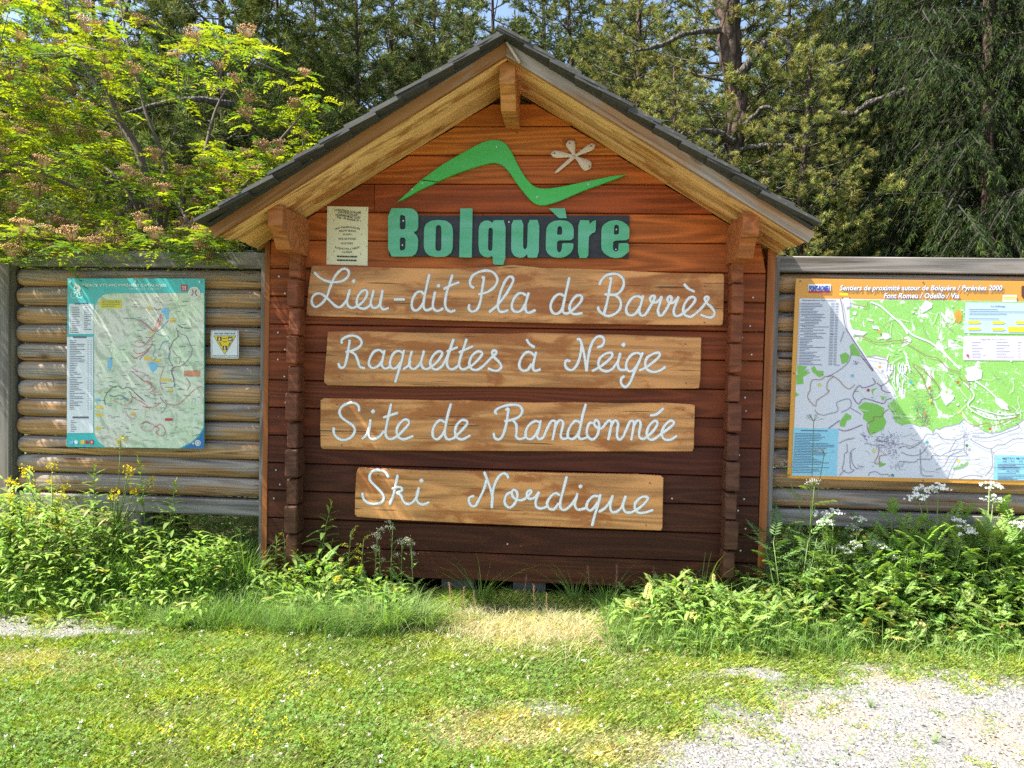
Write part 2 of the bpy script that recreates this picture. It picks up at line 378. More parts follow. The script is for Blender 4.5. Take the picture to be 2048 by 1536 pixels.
# ------------------------------------------------------------------ kiosk
kiosk = thing('sign_kiosk', 'tall stained log kiosk with a slate gable roof carrying all the wooden name boards', 'kiosk')
SEAM0 = 3.330; PITCH = 0.2042
def roofline(z): return (3.585-z)/0.611     # half width of the wall under the roof at height z
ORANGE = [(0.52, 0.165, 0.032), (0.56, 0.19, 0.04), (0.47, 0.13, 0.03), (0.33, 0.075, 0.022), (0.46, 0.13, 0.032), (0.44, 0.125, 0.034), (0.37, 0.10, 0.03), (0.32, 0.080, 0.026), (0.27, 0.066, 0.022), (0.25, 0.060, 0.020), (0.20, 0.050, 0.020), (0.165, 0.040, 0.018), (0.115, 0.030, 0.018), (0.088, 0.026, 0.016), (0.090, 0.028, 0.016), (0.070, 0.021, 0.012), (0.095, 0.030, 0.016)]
def kplank(x0a, x1a, x0b, x1b, z0, z1, col, name='plank'):
    """a: x range at z0 (bottom), b: x range at z1 (top)"""
    g = 0.0022; c = 0.006; m = MB()
    m.rings([[(x0a, 0.010, z0+g), (x1a, 0.010, z0+g), (x1b, 0.010, z1-g), (x0b, 0.010, z1-g)],
             [(x0a+.001, 0.0, z0+g+c), (x1a-.001, 0.0, z0+g+c), (x1b-.001, 0.0, z1-g-c), (x0b+.001, 0.0, z1-g-c)]], cap=True)
    m.loft([(x0a, 0.095, z0+g), (x1a, 0.095, z0+g), (x1b, 0.095, z1-g), (x0b, 0.095, z1-g)],
           [(x0a, 0.0101, z0+g), (x1a, 0.0101, z0+g), (x1b, 0.0101, z1-g), (x0b, 0.0101, z1-g)])
    o = m.build(name, M['plank'], kiosk, col); return o
for k in range(17):
    z1 = SEAM0-PITCH*(k-1); z0 = z1-PITCH
    if k == 0: z1 = 3.49
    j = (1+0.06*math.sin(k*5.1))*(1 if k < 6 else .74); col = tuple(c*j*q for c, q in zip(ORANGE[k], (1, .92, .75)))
    a = min(roofline(z0)-.004, 1.79); b = min(roofline(z1)-.004, 1.79)
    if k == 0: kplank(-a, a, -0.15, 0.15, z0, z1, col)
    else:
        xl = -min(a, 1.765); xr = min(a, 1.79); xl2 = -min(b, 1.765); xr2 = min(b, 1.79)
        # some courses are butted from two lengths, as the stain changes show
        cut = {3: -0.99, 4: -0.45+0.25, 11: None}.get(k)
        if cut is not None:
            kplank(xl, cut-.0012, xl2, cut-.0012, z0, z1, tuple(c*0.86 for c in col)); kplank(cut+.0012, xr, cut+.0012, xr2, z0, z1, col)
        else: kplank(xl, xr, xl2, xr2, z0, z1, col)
zb = SEAM0-PITCH*16
# side and back walls (one run of planks each, seen only from aside)
for sx in (-1, 1):
    for k in range(5, 17):
        z1 = SEAM0-PITCH*(k-1)-0.1; col = ORANGE[k]
        xx = 1.54 if sx > 0 else -1.54
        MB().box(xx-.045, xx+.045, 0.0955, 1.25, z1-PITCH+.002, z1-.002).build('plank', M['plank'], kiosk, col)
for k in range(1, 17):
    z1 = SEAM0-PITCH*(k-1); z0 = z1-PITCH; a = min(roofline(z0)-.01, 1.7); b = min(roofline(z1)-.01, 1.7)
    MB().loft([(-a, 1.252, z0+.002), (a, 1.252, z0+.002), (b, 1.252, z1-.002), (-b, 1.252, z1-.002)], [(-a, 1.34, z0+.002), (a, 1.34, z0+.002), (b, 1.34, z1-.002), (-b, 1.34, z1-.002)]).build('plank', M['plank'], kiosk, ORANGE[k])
# projecting log ends of the side walls, alternately longer and shorter
def log_end(xc, w, z0, z1, dep, col):
    h = w/2; c = 0.008; m = MB(); y = -dep
    def ring(yy, s): return [(xc-h+s, yy, z0+c+s), (xc-h+c+s, yy, z0+s), (xc+h-c-s, yy, z0+s), (xc+h-s, yy, z0+c+s), (xc+h-s, yy, z1-c-s), (xc+h-c-s, yy, z1-s), (xc-h+c+s, yy, z1-s), (xc-h+s, yy, z1-c-s)]
    m.rings([ring(y, 0.009), ring(y+0.012, 0.0), ring(-0.002, 0.0)])
    return m.build('log_end', M['plankend'], kiosk, col)
for sx, xc in ((-1, -1.532), (1, 1.575)):
    for k in range(11):
        z1 = 2.425-0.2035*k; z0 = z1-0.2035; long = (k % 2 == 1)
        d = 0.125 if not long else 0.155
        base = ORANGE[min(16, 6+k)]; f = 1.05 if k < 4 else 0.95
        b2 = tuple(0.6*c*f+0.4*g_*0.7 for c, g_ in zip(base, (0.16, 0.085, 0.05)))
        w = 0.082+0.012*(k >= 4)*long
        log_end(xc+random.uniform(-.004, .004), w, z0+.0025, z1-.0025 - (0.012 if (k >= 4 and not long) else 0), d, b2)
# purlins carrying the overhang, with shaped noses
def purlin(xc, w, zt, yf, mat, col):
    p = [(0.0-.003, zt), (yf, zt), (yf, zt-.125), (yf+.035, zt-.150), (yf+.085, zt-.175), (yf+.125, zt-.235), (yf+.15, zt-.262), (-.003, zt-.262)]
    m = MB(); h = w/2; c = .004
    A = [(xc-h, y, z) for y, z in p]; B = [(xc+h, y, z) for y, z in p]
    m.loft(B, A); return m.build('purlin', mat, kiosk, col)
purlin(-1.515, 0.098, 2.655, -0.53, M['plankend'], (0.42, 0.15, 0.05))
purlin(1.562, 0.102, 2.625, -0.53, M['plankend'], (0.40, 0.135, 0.045))
purlin(0.003, 0.098, 3.574, -0.54, M['plankend'], (0.55, 0.24, 0.075))
# roof timbers
CO, SI = math.cos(math.atan(0.611)), math.sin(math.atan(0.611))
def slope_pt(sx, s, n, z0=3.585, x0=0.0):
    """s metres down the slope, n metres out from the soffit plane"""
    return (sx*(s*CO+n*SI)+x0, z0-s*SI+n*CO)
def slope_board(sx, s0, s1, n0, n1, y0, y1, mat, name, col=None):
    # plumb cut at the ridge
    def P(s, n): return slope_pt(sx, s, n)
    a0 = -n0*SI/CO if s0 == 0 else s0; a1 = -n1*SI/CO if s0 == 0 else s0
    q = [P(a0+.0012, n0), P(s1, n0), P(s1, n1), P(a1+.0012, n1)]
    m = MB(); A = [(x, y0, z) for x, z in q]; B = [(x, y1, z) for x, z in q]
    (m.loft(A, B) if sx < 0 else m.loft(B, A))
    # local frame along the slope so the grain follows it
    o = m.build(name, mat, kiosk, col)
    th = sx*math.atan(0.611); o.data.transform(Matrix.Rotation(-th, 4, 'Y')); o.rotation_euler = (0, th, 0)
    return o
for sx in (-1, 1):
    L = 2.205 if sx < 0 else 2.215
    slope_board(sx, 0, L, -0.002, 0.070, -0.625, -0.585, M['fascia'] if sx < 0 else M['fascia_old'], 'bargeboard')
    ys = [-0.583, -0.375, -0.19, -0.002, 0.2, 0.42, 0.64, 0.86, 1.08, 1.30, 1.5]
    for i in range(len(ys)-1):
        dn = (0.018 if i % 2 else 0.0)
        slope_board(sx, 0, L-0.012-0.01*(i % 3), 0.002+dn, 0.040, ys[i]+.0015, ys[i+1]-.0015, M['soffit'], 'roof_board')
# slates: courses lapped up the slope, each slate its own piece
def slate_mesh(seed):
    r = random.Random(seed); m = MB(); l, w, t = 0.40, 0.262, 0.018
    pts = [(-w/2, 0), (w/2, 0), (w/2, l), (-w/2, l)]
    j = lambda a: r.uniform(-a, a)
    out = []
    for (a, b), (c, d) in zip(pts, pts[1:]+pts[:1]):
        for q in range(4): out.append((a+(c-a)*q/4+j(.0035), b+(d-b)*q/4+j(.0045)))
    m.rings([[(x, y, 0) for x, y in out], [(x*.985, y*.99+.002, t+j(.003)) for x, y in out]])
    return m.mesh('slate', M['slate'])
SM = [slate_mesh(i) for i in range(5)]
NC = 12
for sx in (-1, 1):
    for c in range(NC):
        s_low = (2.24 if sx < 0 else 2.20)-c*0.189
        for rr in range(9):
            y = -0.615+0.265*rr + (0.13 if (c % 2 and rr > 0) else 0)
            if y > 1.5: continue
            o = put('slate', SM[(c*3+rr*2+(sx > 0)) % 5], kiosk)
            lift = random.uniform(0, .006)
            x, z = slope_pt(sx, s_low, 0.072+0.012+lift)
            # local x -> world y (across), local y -> up slope, local z -> normal
            short = .56 if c == NC-1 else 1
            up = Vector((-sx*CO, 0, SI)); nrm = Vector((sx*SI, 0, CO)); ac = Vector((0, 1, 0))*(1 if sx < 0 else -1)
            ac = up.cross(nrm)
            tilt = math.radians(-4.6+random.uniform(-.5, .5)); up2 = up*math.cos(tilt)+nrm*math.sin(tilt); n2 = nrm*math.cos(tilt)-up*math.sin(tilt)
            jr = random.uniform(-.012, .012)
            o.matrix_world = Matrix(((ac.x, up2.x*short, n2.x, x), (ac.y, up2.y*short, n2.y, y+jr-(0.008*random.random() if rr == 0 else 0)), (ac.z, up2.z*short, n2.z, z+.016), (0, 0, 0, 1)))
            o.parent = kiosk
    # slate edging strip under the verge (double lap starter)
    slope_board(sx, 0, 2.19, 0.071, 0.084, -0.66, -0.40, M['slate'], 'verge_strip')
# vertical corner trims
def vboard(px0, px1, y0, y1, z0, z1, mat, parent, name, lean):
    m = MB(); m.loft([(px0+lean, y0, z1), (px1+lean, y0, z1), (px1+lean, y1, z1), (px0+lean, y1, z1)], [(px0, y0, z0), (px1, y0, z0), (px1, y1, z0), (px0, y1, z0)])
    return m.build(name, mat, parent)
vboard(-1.805, -1.767, -0.004, 0.10, -0.05, 2.50, M['trim'], kiosk, 'corner_trim', 0.008)
vboard(1.792, 1.845, -0.004, 0.10, -0.05, 2.475, M['trim'], kiosk, 'corner_trim', 0.01)
vboard(-1.838, -1.807, 0.02, 0.09, -0.15, 2.42, M['post'], kiosk, 'corner_post', 0.006)
vboard(1.847, 1.885, 0.02, 0.09, -0.15, 2.42, M['post'], kiosk, 'corner_post', 0.006)
for x in (-1.4, -0.35, 0.18, 1.35):
    MB().box(x-.12, x+.12, 0.10, 0.3, -0.2, zb-.002).build('footing_block', M['concrete'], kiosk)
# screws
def disc_mesh(r, name, mat):
    m = MB(); n = 8; m.rings([[(r*math.cos(a), 0, r*math.sin(a)) for a in [2*math.pi*i/n for i in range(n)]], [(r*.75*math.cos(a), -.004, r*.75*math.sin(a)) for a in [2*math.pi*i/n for i in range(n)]]])
    return m.mesh(name, mat)
SCR = disc_mesh(0.0075, 'screw', M['screw']); SCR2 = disc_mesh(0.006, 'screw', M['darkscrew'])
def screws(lst, y, parent, me=SCR):
    for px, py in lst:
        o = put('screw', me, parent); p = W(px, py, y); o.location = p
screws([(1506, 595), (1500, 652), (1484, 675), (1503, 709), (1482, 732), (1490, 795), (1492, 822), (1478, 850), (1478, 910), (1476, 962), (1488, 998), (1476, 1021), (1491, 1057), (1481, 1101),
        (558, 553), (570, 587), (556, 665), (570, 699), (556, 719), (569, 753), (571, 805), (552, 940), (560, 969), (548, 997), (1015, 1088), (1344, 997)], -0.001, kiosk)
screws([(1030, 246), (1034, 266), (558, 610), (562, 780), (558, 833), (565, 1060), (1012, 645), (1023, 403), (1498, 768), (1492, 822), (1042, 1092), (1018, 351), (1019, 383)], -0.001, kiosk, SCR2)
rp = [W(1013, 84, -0.66), W(1022, 98, -0.652), W(1031, 112, -0.645), W(1040, 126, -0.632)]
tag(MB().tube(rp, 0.009, 8).build('rope', M['rope'], None, smooth=True), 'short pale rope end hanging over the peak of the slate gable', 'rope')

# ------------------------------------------------------------------ routed name boards with white script
def px_poly(pts, y): return [(W(a, b, y)[0], W(a, b, y)[2]) for a, b in pts]
def zpts(pts, off, s): return [(off[0]+a/s, off[1]+b/s) for a, b in pts]
BOARD = [
 ('name_board', 'long routed board reading Lieu-dit Pla de Barrès, widest and topmost of the four', [(622.7,533),(626,531),(680,531.5),(732,533),(820,536),(900,537),(953,535),(1026,530),(1085,535),(1180,538),(1255,541),(1328,545),(1446,547),(1449,551),(1447,637),(1445.6,649),(1441,651),(1343,650),(1160,647.5),(1026,644.5),(880,640),(746.5,635),(619,632),(613,628),(612.5,622.5),(616,578.6)]),
 ('name_board', 'routed board reading Raquettes à Neige, second of the four from the top', [(655,663),(733,662),(825.6,665),(918,666),(1020,667),(1059,665),(1215,668.6),(1313,671),(1401,674),(1403,677),(1401,759),(1398,777),(1215,777),(1098,775),(1020,773.5),(900,773),(770,772.5),(655,770.6),(648,765),(648,752),(653,696)]),
 ('name_board', 'routed board reading Site de Randonnée, third of the four from the top', [(641,800),(647,796.5),(760,798),(849,800),(890,800.8),(927,800),(1010,803.6),(1072,805.5),(1144,804),(1236,806.5),(1329,805.5),(1382,808.6),(1390,810.6),(1388,896),(1385,903),(1185,903),(980,902),(890,902),(704,900),(645,898),(641,894.5),(640,850)]),
 ('name_board', 'shortest routed board reading Ski Nordique, lowest of the four above the grass', [(712.5,945),(717,935.6),(778,938),(841,941),(934,942),(1020,943.5),(1125,946.5),(1269,948.6),(1322,951.7),(1327,955.8),(1325,1056),(1322,1061.4),(1125,1054.6),(920,1046),(778,1039),(714,1034),(709.4,1029.7),(710,987.5)])]
LA=((600,520),6.827); LB=((880,520),6.827); LC=((1160,520),6.827); RA=((640,650),5.389); RB=((1020,650),5.12); SA=((630,785),5.389); SB=((980,785),4.876); KA=((700,925),6.4); KB=((920,925),4.876)
TXT = [
 [(LA,[[(195,170),(250,225),(330,275),(430,300),(540,295),(620,260),(665,200),(655,140),(600,118),(540,150),(480,220),(440,300),(400,400),(365,500),(300,590),(215,640),(165,600),(160,530),(200,470),(260,455),(320,480),(370,520),(430,580),(490,630),(540,645),(590,610),(640,540),(665,470),(678,405)]]),
  (LA,[[(678,405),(645,540),(655,620),(710,655),(770,635)],('dot',730,290,38)]),
  (LA,[[(770,635),(840,590),(900,510),(918,440),(890,410),(840,430),(790,500),(775,580),(800,645),(870,665),(930,640),(965,600)]]),
  (LA,[[(1005,415),(985,500),(965,580),(985,640),(1030,655),(1080,620),(1105,560),(1125,415)],[(1118,470),(1095,580),(1110,650),(1150,675),(1205,655)]]),
  (LA,[[(1290,538),(1425,537)]]),
  (LA,[[(1695,470),(1650,430),(1590,450),(1540,530),(1525,620),(1550,680),(1600,685),(1650,640),(1690,570)],[(1765,200),(1735,330),(1700,500),(1685,620),(1710,680),(1760,680),(1810,650)]]),
  (LA,[[(1845,440),(1820,560),(1815,640),(1850,690),(1905,690),(1950,660)],('dot',1890,352,36)]),
  (LB,[[(170,205),(130,330),(90,450),(70,580),(85,660),(140,705),(205,688)],[(55,395),(140,350),(255,305)]]),
  (LB,[[(460,380),(420,350),(410,290),(450,210),(540,160),(640,145),(720,165),(775,230),(780,300),(730,380),(640,440),(530,468)],[(575,245),(600,235),(595,290),(575,400),(555,550),(510,670),(440,705),(395,670),(400,610)]]),
  (LB,[[(675,708),(770,630),(880,500),(960,370),(1000,280),(985,235),(940,230),(890,290),(840,400),(805,530),(790,640),(815,700),(860,710),(925,685)]]),
  (LB,[[(1170,480),(1130,455),(1070,460),(1010,530),(980,620),(1000,690),(1060,710),(1120,680),(1160,600)],[(1210,450),(1190,520),(1165,620),(1175,700),(1220,720),(1300,685)]]),
  (LB,[[(1690,490),(1640,465),(1580,490),(1530,560),(1510,640),(1535,715),(1590,735),(1650,700),(1680,630)],[(1765,245),(1735,380),(1705,520),(1680,640),(1685,715),(1740,730),(1790,700)]]),
  (LB,[[(1790,700),(1860,640),(1920,570),(1940,510),(1910,480),(1850,500),(1790,580),(1770,660),(1800,725),(1860,740),(1940,725)]]),
  (LC,[[(268,335),(290,280),(350,215),(430,190),(510,195),(575,240),(600,310),(580,390),(530,450),(460,475),(340,468)],[(480,478),(540,530),(560,610),(530,690),(460,745),(380,765),(300,730),(255,680),(250,640)],[(405,260),(430,250),(410,350),(390,480),(365,600),(330,730)]]),
  (LC,[[(840,520),(790,495),(720,515),(660,590),(630,670),(650,740),(710,755),(770,720),(815,640)],[(860,490),(840,580),(810,690),(830,750),(880,755),(930,690)]]),
  (LC,[[(930,690),(975,610),(1010,540),(1020,495),(985,490),(955,530),(975,570),(1030,580),(1080,550),(1115,500)],[(1115,500),(1090,600),(1065,690),(1085,755),(1125,750),(1170,690)]]),
  (LC,[[(1170,690),(1225,590),(1250,540),(1245,500),(1215,500),(1195,540),(1220,585),(1275,580),(1320,540),(1345,505)],[(1345,505),(1310,600),(1280,690),(1295,755),(1340,765),(1400,735)]]),
  (LC,[[(1400,735),(1480,670),(1550,590),(1575,540),(1550,505),(1490,520),(1430,600),(1410,690),(1440,755),(1510,775),(1570,740),(1640,680)],[(1425,330),(1480,390),(1560,430)]]),
  (LC,[[(1640,680),(1690,620),(1745,550),(1755,510),(1725,500),(1705,530),(1735,590),(1800,650),(1840,720),(1820,770),(1760,785),(1655,750)]])],
 [(RA,[[(235,195),(235,160),(290,125),(360,115),(420,140),(450,190),(420,240),(350,275),(280,290)],[(320,165),(310,240),(285,380),(260,450),(220,460),(198,415)],[(330,285),(380,320),(410,390),(430,450),(480,465)]]),
  (RA,[[(680,300),(640,270),(580,290),(535,370),(530,430),(570,465),(630,440),(665,390)],[(695,275),(680,350),(665,430),(700,470),(750,455)]]),
  (RA,[[(890,300),(850,280),(800,300),(765,360),(755,430),(785,470),(830,455),(870,400)],[(905,275),(885,370),(850,490),(812,615)],[(900,475),(950,440),(975,390)]]),
  (RA,[[(990,285),(965,380),(970,450),(1010,475),(1060,440),(1095,380),(1120,280)],[(1115,310),(1090,400),(1110,460),(1150,475),(1195,455)]]),
  (RA,[[(1195,455),(1260,400),(1310,330),(1315,295),(1275,285),(1220,330),(1190,400),(1205,460),(1260,480),(1320,440)]]),
  (RA,[[(1320,440),(1375,330),(1440,155)],[(1420,220),(1375,360),(1370,430),(1400,475),(1450,470),(1500,430)],[(1370,285),(1480,240)]]),
  (RA,[[(1580,155),(1545,260),(1505,380),(1505,450),(1545,480),(1610,450)],[(1500,295),(1645,230)]]),
  (RA,[[(1610,460),(1680,400),(1740,330),(1745,295),(1700,285),(1640,330),(1610,410),(1630,470),(1690,485),(1750,450),(1800,400)]]),
  (RA,[[(1800,400),(1850,350),(1895,310),(1900,280),(1870,275),(1855,305),(1880,350),(1930,400),(1955,450),(1920,490),(1870,490),(1815,470)]]),
  (RB,[[(245,310),(210,280),(160,285),(110,350),(95,420),(125,465),(180,460),(220,400)],[(268,280),(250,350),(235,440),(260,470),(310,455)],[(172,150),(200,195),(250,228)]]),
  (RB,[[(690,150),(715,145),(735,200),(760,300),(785,470)],[(785,470),(800,340),(830,210),(880,130),(940,120),(965,160),(945,210),(895,230)],[(735,200),(720,310),(690,400),(640,460),(590,450),(565,410),(575,365),(615,370)]]),
  (RB,[[(845,470),(920,430),(1000,370),(1045,320),(1040,285),(990,290),(930,330),(905,390),(925,450),(990,475),(1050,450)]]),
  (RB,[[(1050,450),(1105,370),(1130,290)],[(1125,310),(1105,400),(1125,455),(1190,460)],('dot',1162,202,32)]),
  (RB,[[(1340,300),(1300,285),(1240,310),(1195,380),(1195,450),(1240,475),(1290,430),(1330,360)],[(1360,285),(1320,380),(1270,490),(1230,590),(1180,635),(1140,600),(1140,550),(1170,525)]]),
  (RB,[[(1330,465),(1400,430),(1480,370),(1530,320),(1525,285),(1480,290),(1410,330),(1385,390),(1400,450),(1460,480),(1530,470),(1590,430)]])],
 [(SA,[[(475,200),(470,150),(430,115),(370,115),(300,145),(265,200),(280,260),(340,310),(400,350),(430,400),(410,460),(350,505),(280,510),(220,470),(200,420),(205,385)]]),
  (SA,[[(510,500),(560,450),(590,380),(597,295)],[(595,320),(580,420),(590,490),(640,505),(700,470),(740,420)],('dot',625,205,30)]),
  (SA,[[(820,125),(800,220),(775,340),(760,440),(785,495),(835,500),(890,470)],[(740,270),(890,220)]]),
  (SA,[[(890,475),(960,400),(1010,340),(1005,300),(960,295),(910,340),(880,410),(900,480),(960,505),(1055,470)]]),
  (SA,[[(1395,320),(1350,300),(1300,340),(1270,410),(1275,480),(1320,505),(1370,460),(1400,400)],[(1465,125),(1435,230),(1410,350),(1400,450),(1430,505),(1490,495),(1520,470)]]),
  (SA,[[(1520,470),(1590,400),(1640,340),(1630,305),(1580,300),(1530,350),(1510,420),(1530,485),(1590,505),(1670,465)]]),
  (SB,[[(65,210),(50,185),(90,150),(170,125),(250,120),(300,140),(315,190),(280,240),(220,265),(145,280)],[(155,170),(180,160),(170,240),(155,330),(120,430),(80,460),(45,440),(38,400)],[(220,270),(255,310),(260,380),(255,430),(290,455),(340,440)]]),
  (SB,[[(480,290),(440,280),(380,320),(350,380),(355,440),(400,455),(440,420),(470,360)],[(495,275),(480,350),(460,430),(485,455),(520,440)]]),
  (SB,[[(520,440),(560,350),(600,280),(640,290),(630,370),(610,460)],[(630,350),(660,290),(690,270),(715,300),(700,370),(690,430),(720,455),(760,440)]]),
  (SB,[[(880,300),(840,275),(790,320),(760,390),(765,440),(805,455),(850,420),(870,370)],[(935,115),(905,220),(875,370),(865,430),(890,455),(940,440)]]),
  (SB,[[(1010,300),(970,300),(945,370),(955,430),(1000,460),(1045,420),(1065,350),(1060,290),(1035,270),(1015,300),(1040,340),(1090,350),(1130,300)]]),
  (SB,[[(1130,300),(1160,275),(1185,290),(1175,360),(1155,460)],[(1180,340),(1205,285),(1235,275),(1250,310),(1240,380),(1240,430),(1265,460),(1300,430)]]),
  (SB,[[(1300,430),(1340,340),(1370,280),(1405,290),(1395,370),(1378,462)],[(1400,340),(1425,285),(1455,275),(1470,310),(1455,390),(1460,440),(1500,455)]]),
  (SB,[[(1500,455),(1570,400),(1630,320),(1625,280),(1590,285),(1545,340),(1530,410),(1560,460),(1610,450),(1660,410)],[(1565,225),(1630,210),(1690,155)]]),
  (SB,[[(1660,410),(1720,370),(1790,310),(1785,280),(1750,280),(1700,330),(1675,400),(1700,455),(1760,460),(1820,425)]])],
 [(KA,[[(492,190),(460,135),(400,105),(310,105),(260,150),(255,220),(310,290),(390,370),(435,440),(420,500),(350,530),(260,530),(190,490),(165,440),(160,395)]]),
  (KA,[[(610,165),(590,270),(555,420),(512,535)],[(545,340),(610,315),(660,325),(660,365),(600,390),(650,420),(680,490),(730,535),(790,520),(840,470)]]),
  (KA,[[(840,470),(870,400),(880,325)],[(875,350),(850,460),(880,520),(940,540),(1010,510)],('dot',915,235,36)]),
  (KA,[[(1720,125),(1760,230),(1800,340),(1825,450),(1815,580)],[(1815,580),(1825,420),(1850,290),(1900,190),(1960,140),(2010,160),(2025,200)],[(1745,230),(1720,330),(1660,460),(1610,550),(1560,560),(1525,510),(1530,450),(1585,432)]]),
  (KB,[[(505,290),(460,310),(435,370),(450,420),(490,440),(535,400),(560,340),(555,290),(525,265),(505,300),(530,350),(590,370),(640,350)]]),
  (KB,[[(640,350),(690,300),(695,275),(665,280),(650,320),(680,355),(730,340),(770,290)],[(770,295),(740,370),(745,430),(790,450),(850,430)]]),
  (KB,[[(970,320),(930,300),(880,340),(850,400),(870,450),(920,455),(960,400)],[(1040,140),(1010,260),(980,380),(985,450),(1030,460),(1090,410)]]),
  (KB,[[(1090,410),(1130,350),(1145,305)],[(1140,330),(1120,410),(1150,460),(1230,445)],('dot',1175,235,26)]),
  (KB,[[(1350,330),(1300,330),(1250,380),(1235,440),(1270,470),(1310,440),(1340,390)],[(1370,315),(1345,420),(1310,530),(1290,615)]]),
  (KB,[[(1360,480),(1420,440),(1470,370),(1490,325)],[(1485,340),(1465,420),(1480,480),(1530,480),(1580,430),(1615,330)],[(1610,350),(1590,420),(1610,480),(1660,490),(1710,470)]]),
  (KB,[[(1710,470),(1780,420),(1830,360),(1820,335),(1770,340),(1715,390),(1705,450),(1740,490),(1800,490),(1880,465)]])]]
M['outline'] = simple('blue_grey_edge', (0.20, 0.25, 0.33), 0.6)
SF = -0.034
SCRPX = [[(625.5,545.5),(714,627),(986,594),(1410,573),(1409,645)], [(677,673),(678,754),(1371,688),(1372,766)], [(674,809),(683,890),(1366,820),(1384,833)], [(756,950),(1300,966),(1292,1051)]]
for bi, (nm, lab, pts) in enumerate(BOARD):
    b = thing(nm, lab, 'sign', 'routed wooden name boards on the kiosk')
    m = plate(px_poly(pts, SF), SF, -0.0025, 0.004)
    m.build('board', M['sign'], b, smooth=False)
    r = 2.72/F*5.47
    for (off, s), strokes in TXT[bi]:
        m = MB(); mo = MB()
        for st in strokes:
            if st[0] == 'dot':
                _, cx, cy, rr = st; pp = [(cx-rr*.45, cy+rr*.5), (cx, cy), (cx+rr*.5, cy-rr*.6)]; rad = [rr*.55, rr*.75, rr*.5]
                P = [W(off[0]+a/s, off[1]+b_/s, SF-.0005) for a, b_ in pp]; m.tube(P, [q/s/F*5.47 for q in rad], 8, 0.22)
                mo.tube([p+np.array([0, .0006, 0]) for p in P], [q/s/F*5.47+.0028 for q in rad], 8, 0.10)
            else:
                P = [W(off[0]+a/s, off[1]+b_/s, SF-.0005) for a, b_ in spline(st, 4)]
                e0 = P[0]+(P[0]-P[1])/np.linalg.norm(P[0]-P[1])*r*.5; e1 = P[-1]+(P[-1]-P[-2])/np.linalg.norm(P[-1]-P[-2])*r*.5
                Q = [e0]+P+[e1]; rad = [r*.55]+[r]*len(P)+[r*.55]
                rad = [q*(1+.10*math.sin(k_*.7+bi*2)) for k_, q in enumerate(rad)]; m.tube(Q, rad, 8, 0.24); mo.tube([p+np.array([0, .0006, 0]) for p in Q], [q+.0028 for q in rad], 8, 0.10)
        m.build('letter', M['white'], b, smooth=True); mo.build('letter_edge', M['outline'], b)
    screws(SCRPX[bi], SF, b, SCR2)

# ------------------------------------------------------------------ Bolquère cut-out letters
def fill_curve(loops, y_front, th, mat, name, parent):
    """2D outline with holes, extruded"""
    cu = bpy.data.curves.new(name, 'CURVE'); cu.dimensions = '2D'; cu.fill_mode = 'BOTH'; cu.extrude = th/2; cu.bevel_depth = 0.0
    for lp in loops:
        sp = cu.splines.new('POLY'); sp.points.add(len(lp)-1); sp.use_cyclic_u = True
        for i, (x, z) in enumerate(lp): sp.points[i].co = (x, z, 0, 1)
    o = bpy.data.objects.new('tmp', cu); COL.objects.link(o); dg = bpy.context.evaluated_depsgraph_get()
    me = bpy.data.meshes.new_from_object(o.evaluated_get(dg)); bpy.data.objects.remove(o); bpy.data.curves.remove(cu)
    me.transform(Matrix.Rotation(math.pi/2, 4, 'X')); me.transform(Matrix.Translation((0, y_front+th/2, 0)))
    me.name = name; me.materials.clear(); me.materials.append(mat)
    return put(name, me, parent)
nb = thing('town_name_sign', 'mint green cut-out capital letters Bolquère on a dark board in the gable', 'sign')
BA=((760,400),7.877); BB=((1010,400),7.877)
bl = [W(778, 431, -.02), W(1259, 431, -.02), W(1256.5, 517, -.02), W(778, 512, -.02)]
plate([(p[0], p[2]) for p in bl], -.020, -.0025, .002).build('backing_board', M['backing'], nb)
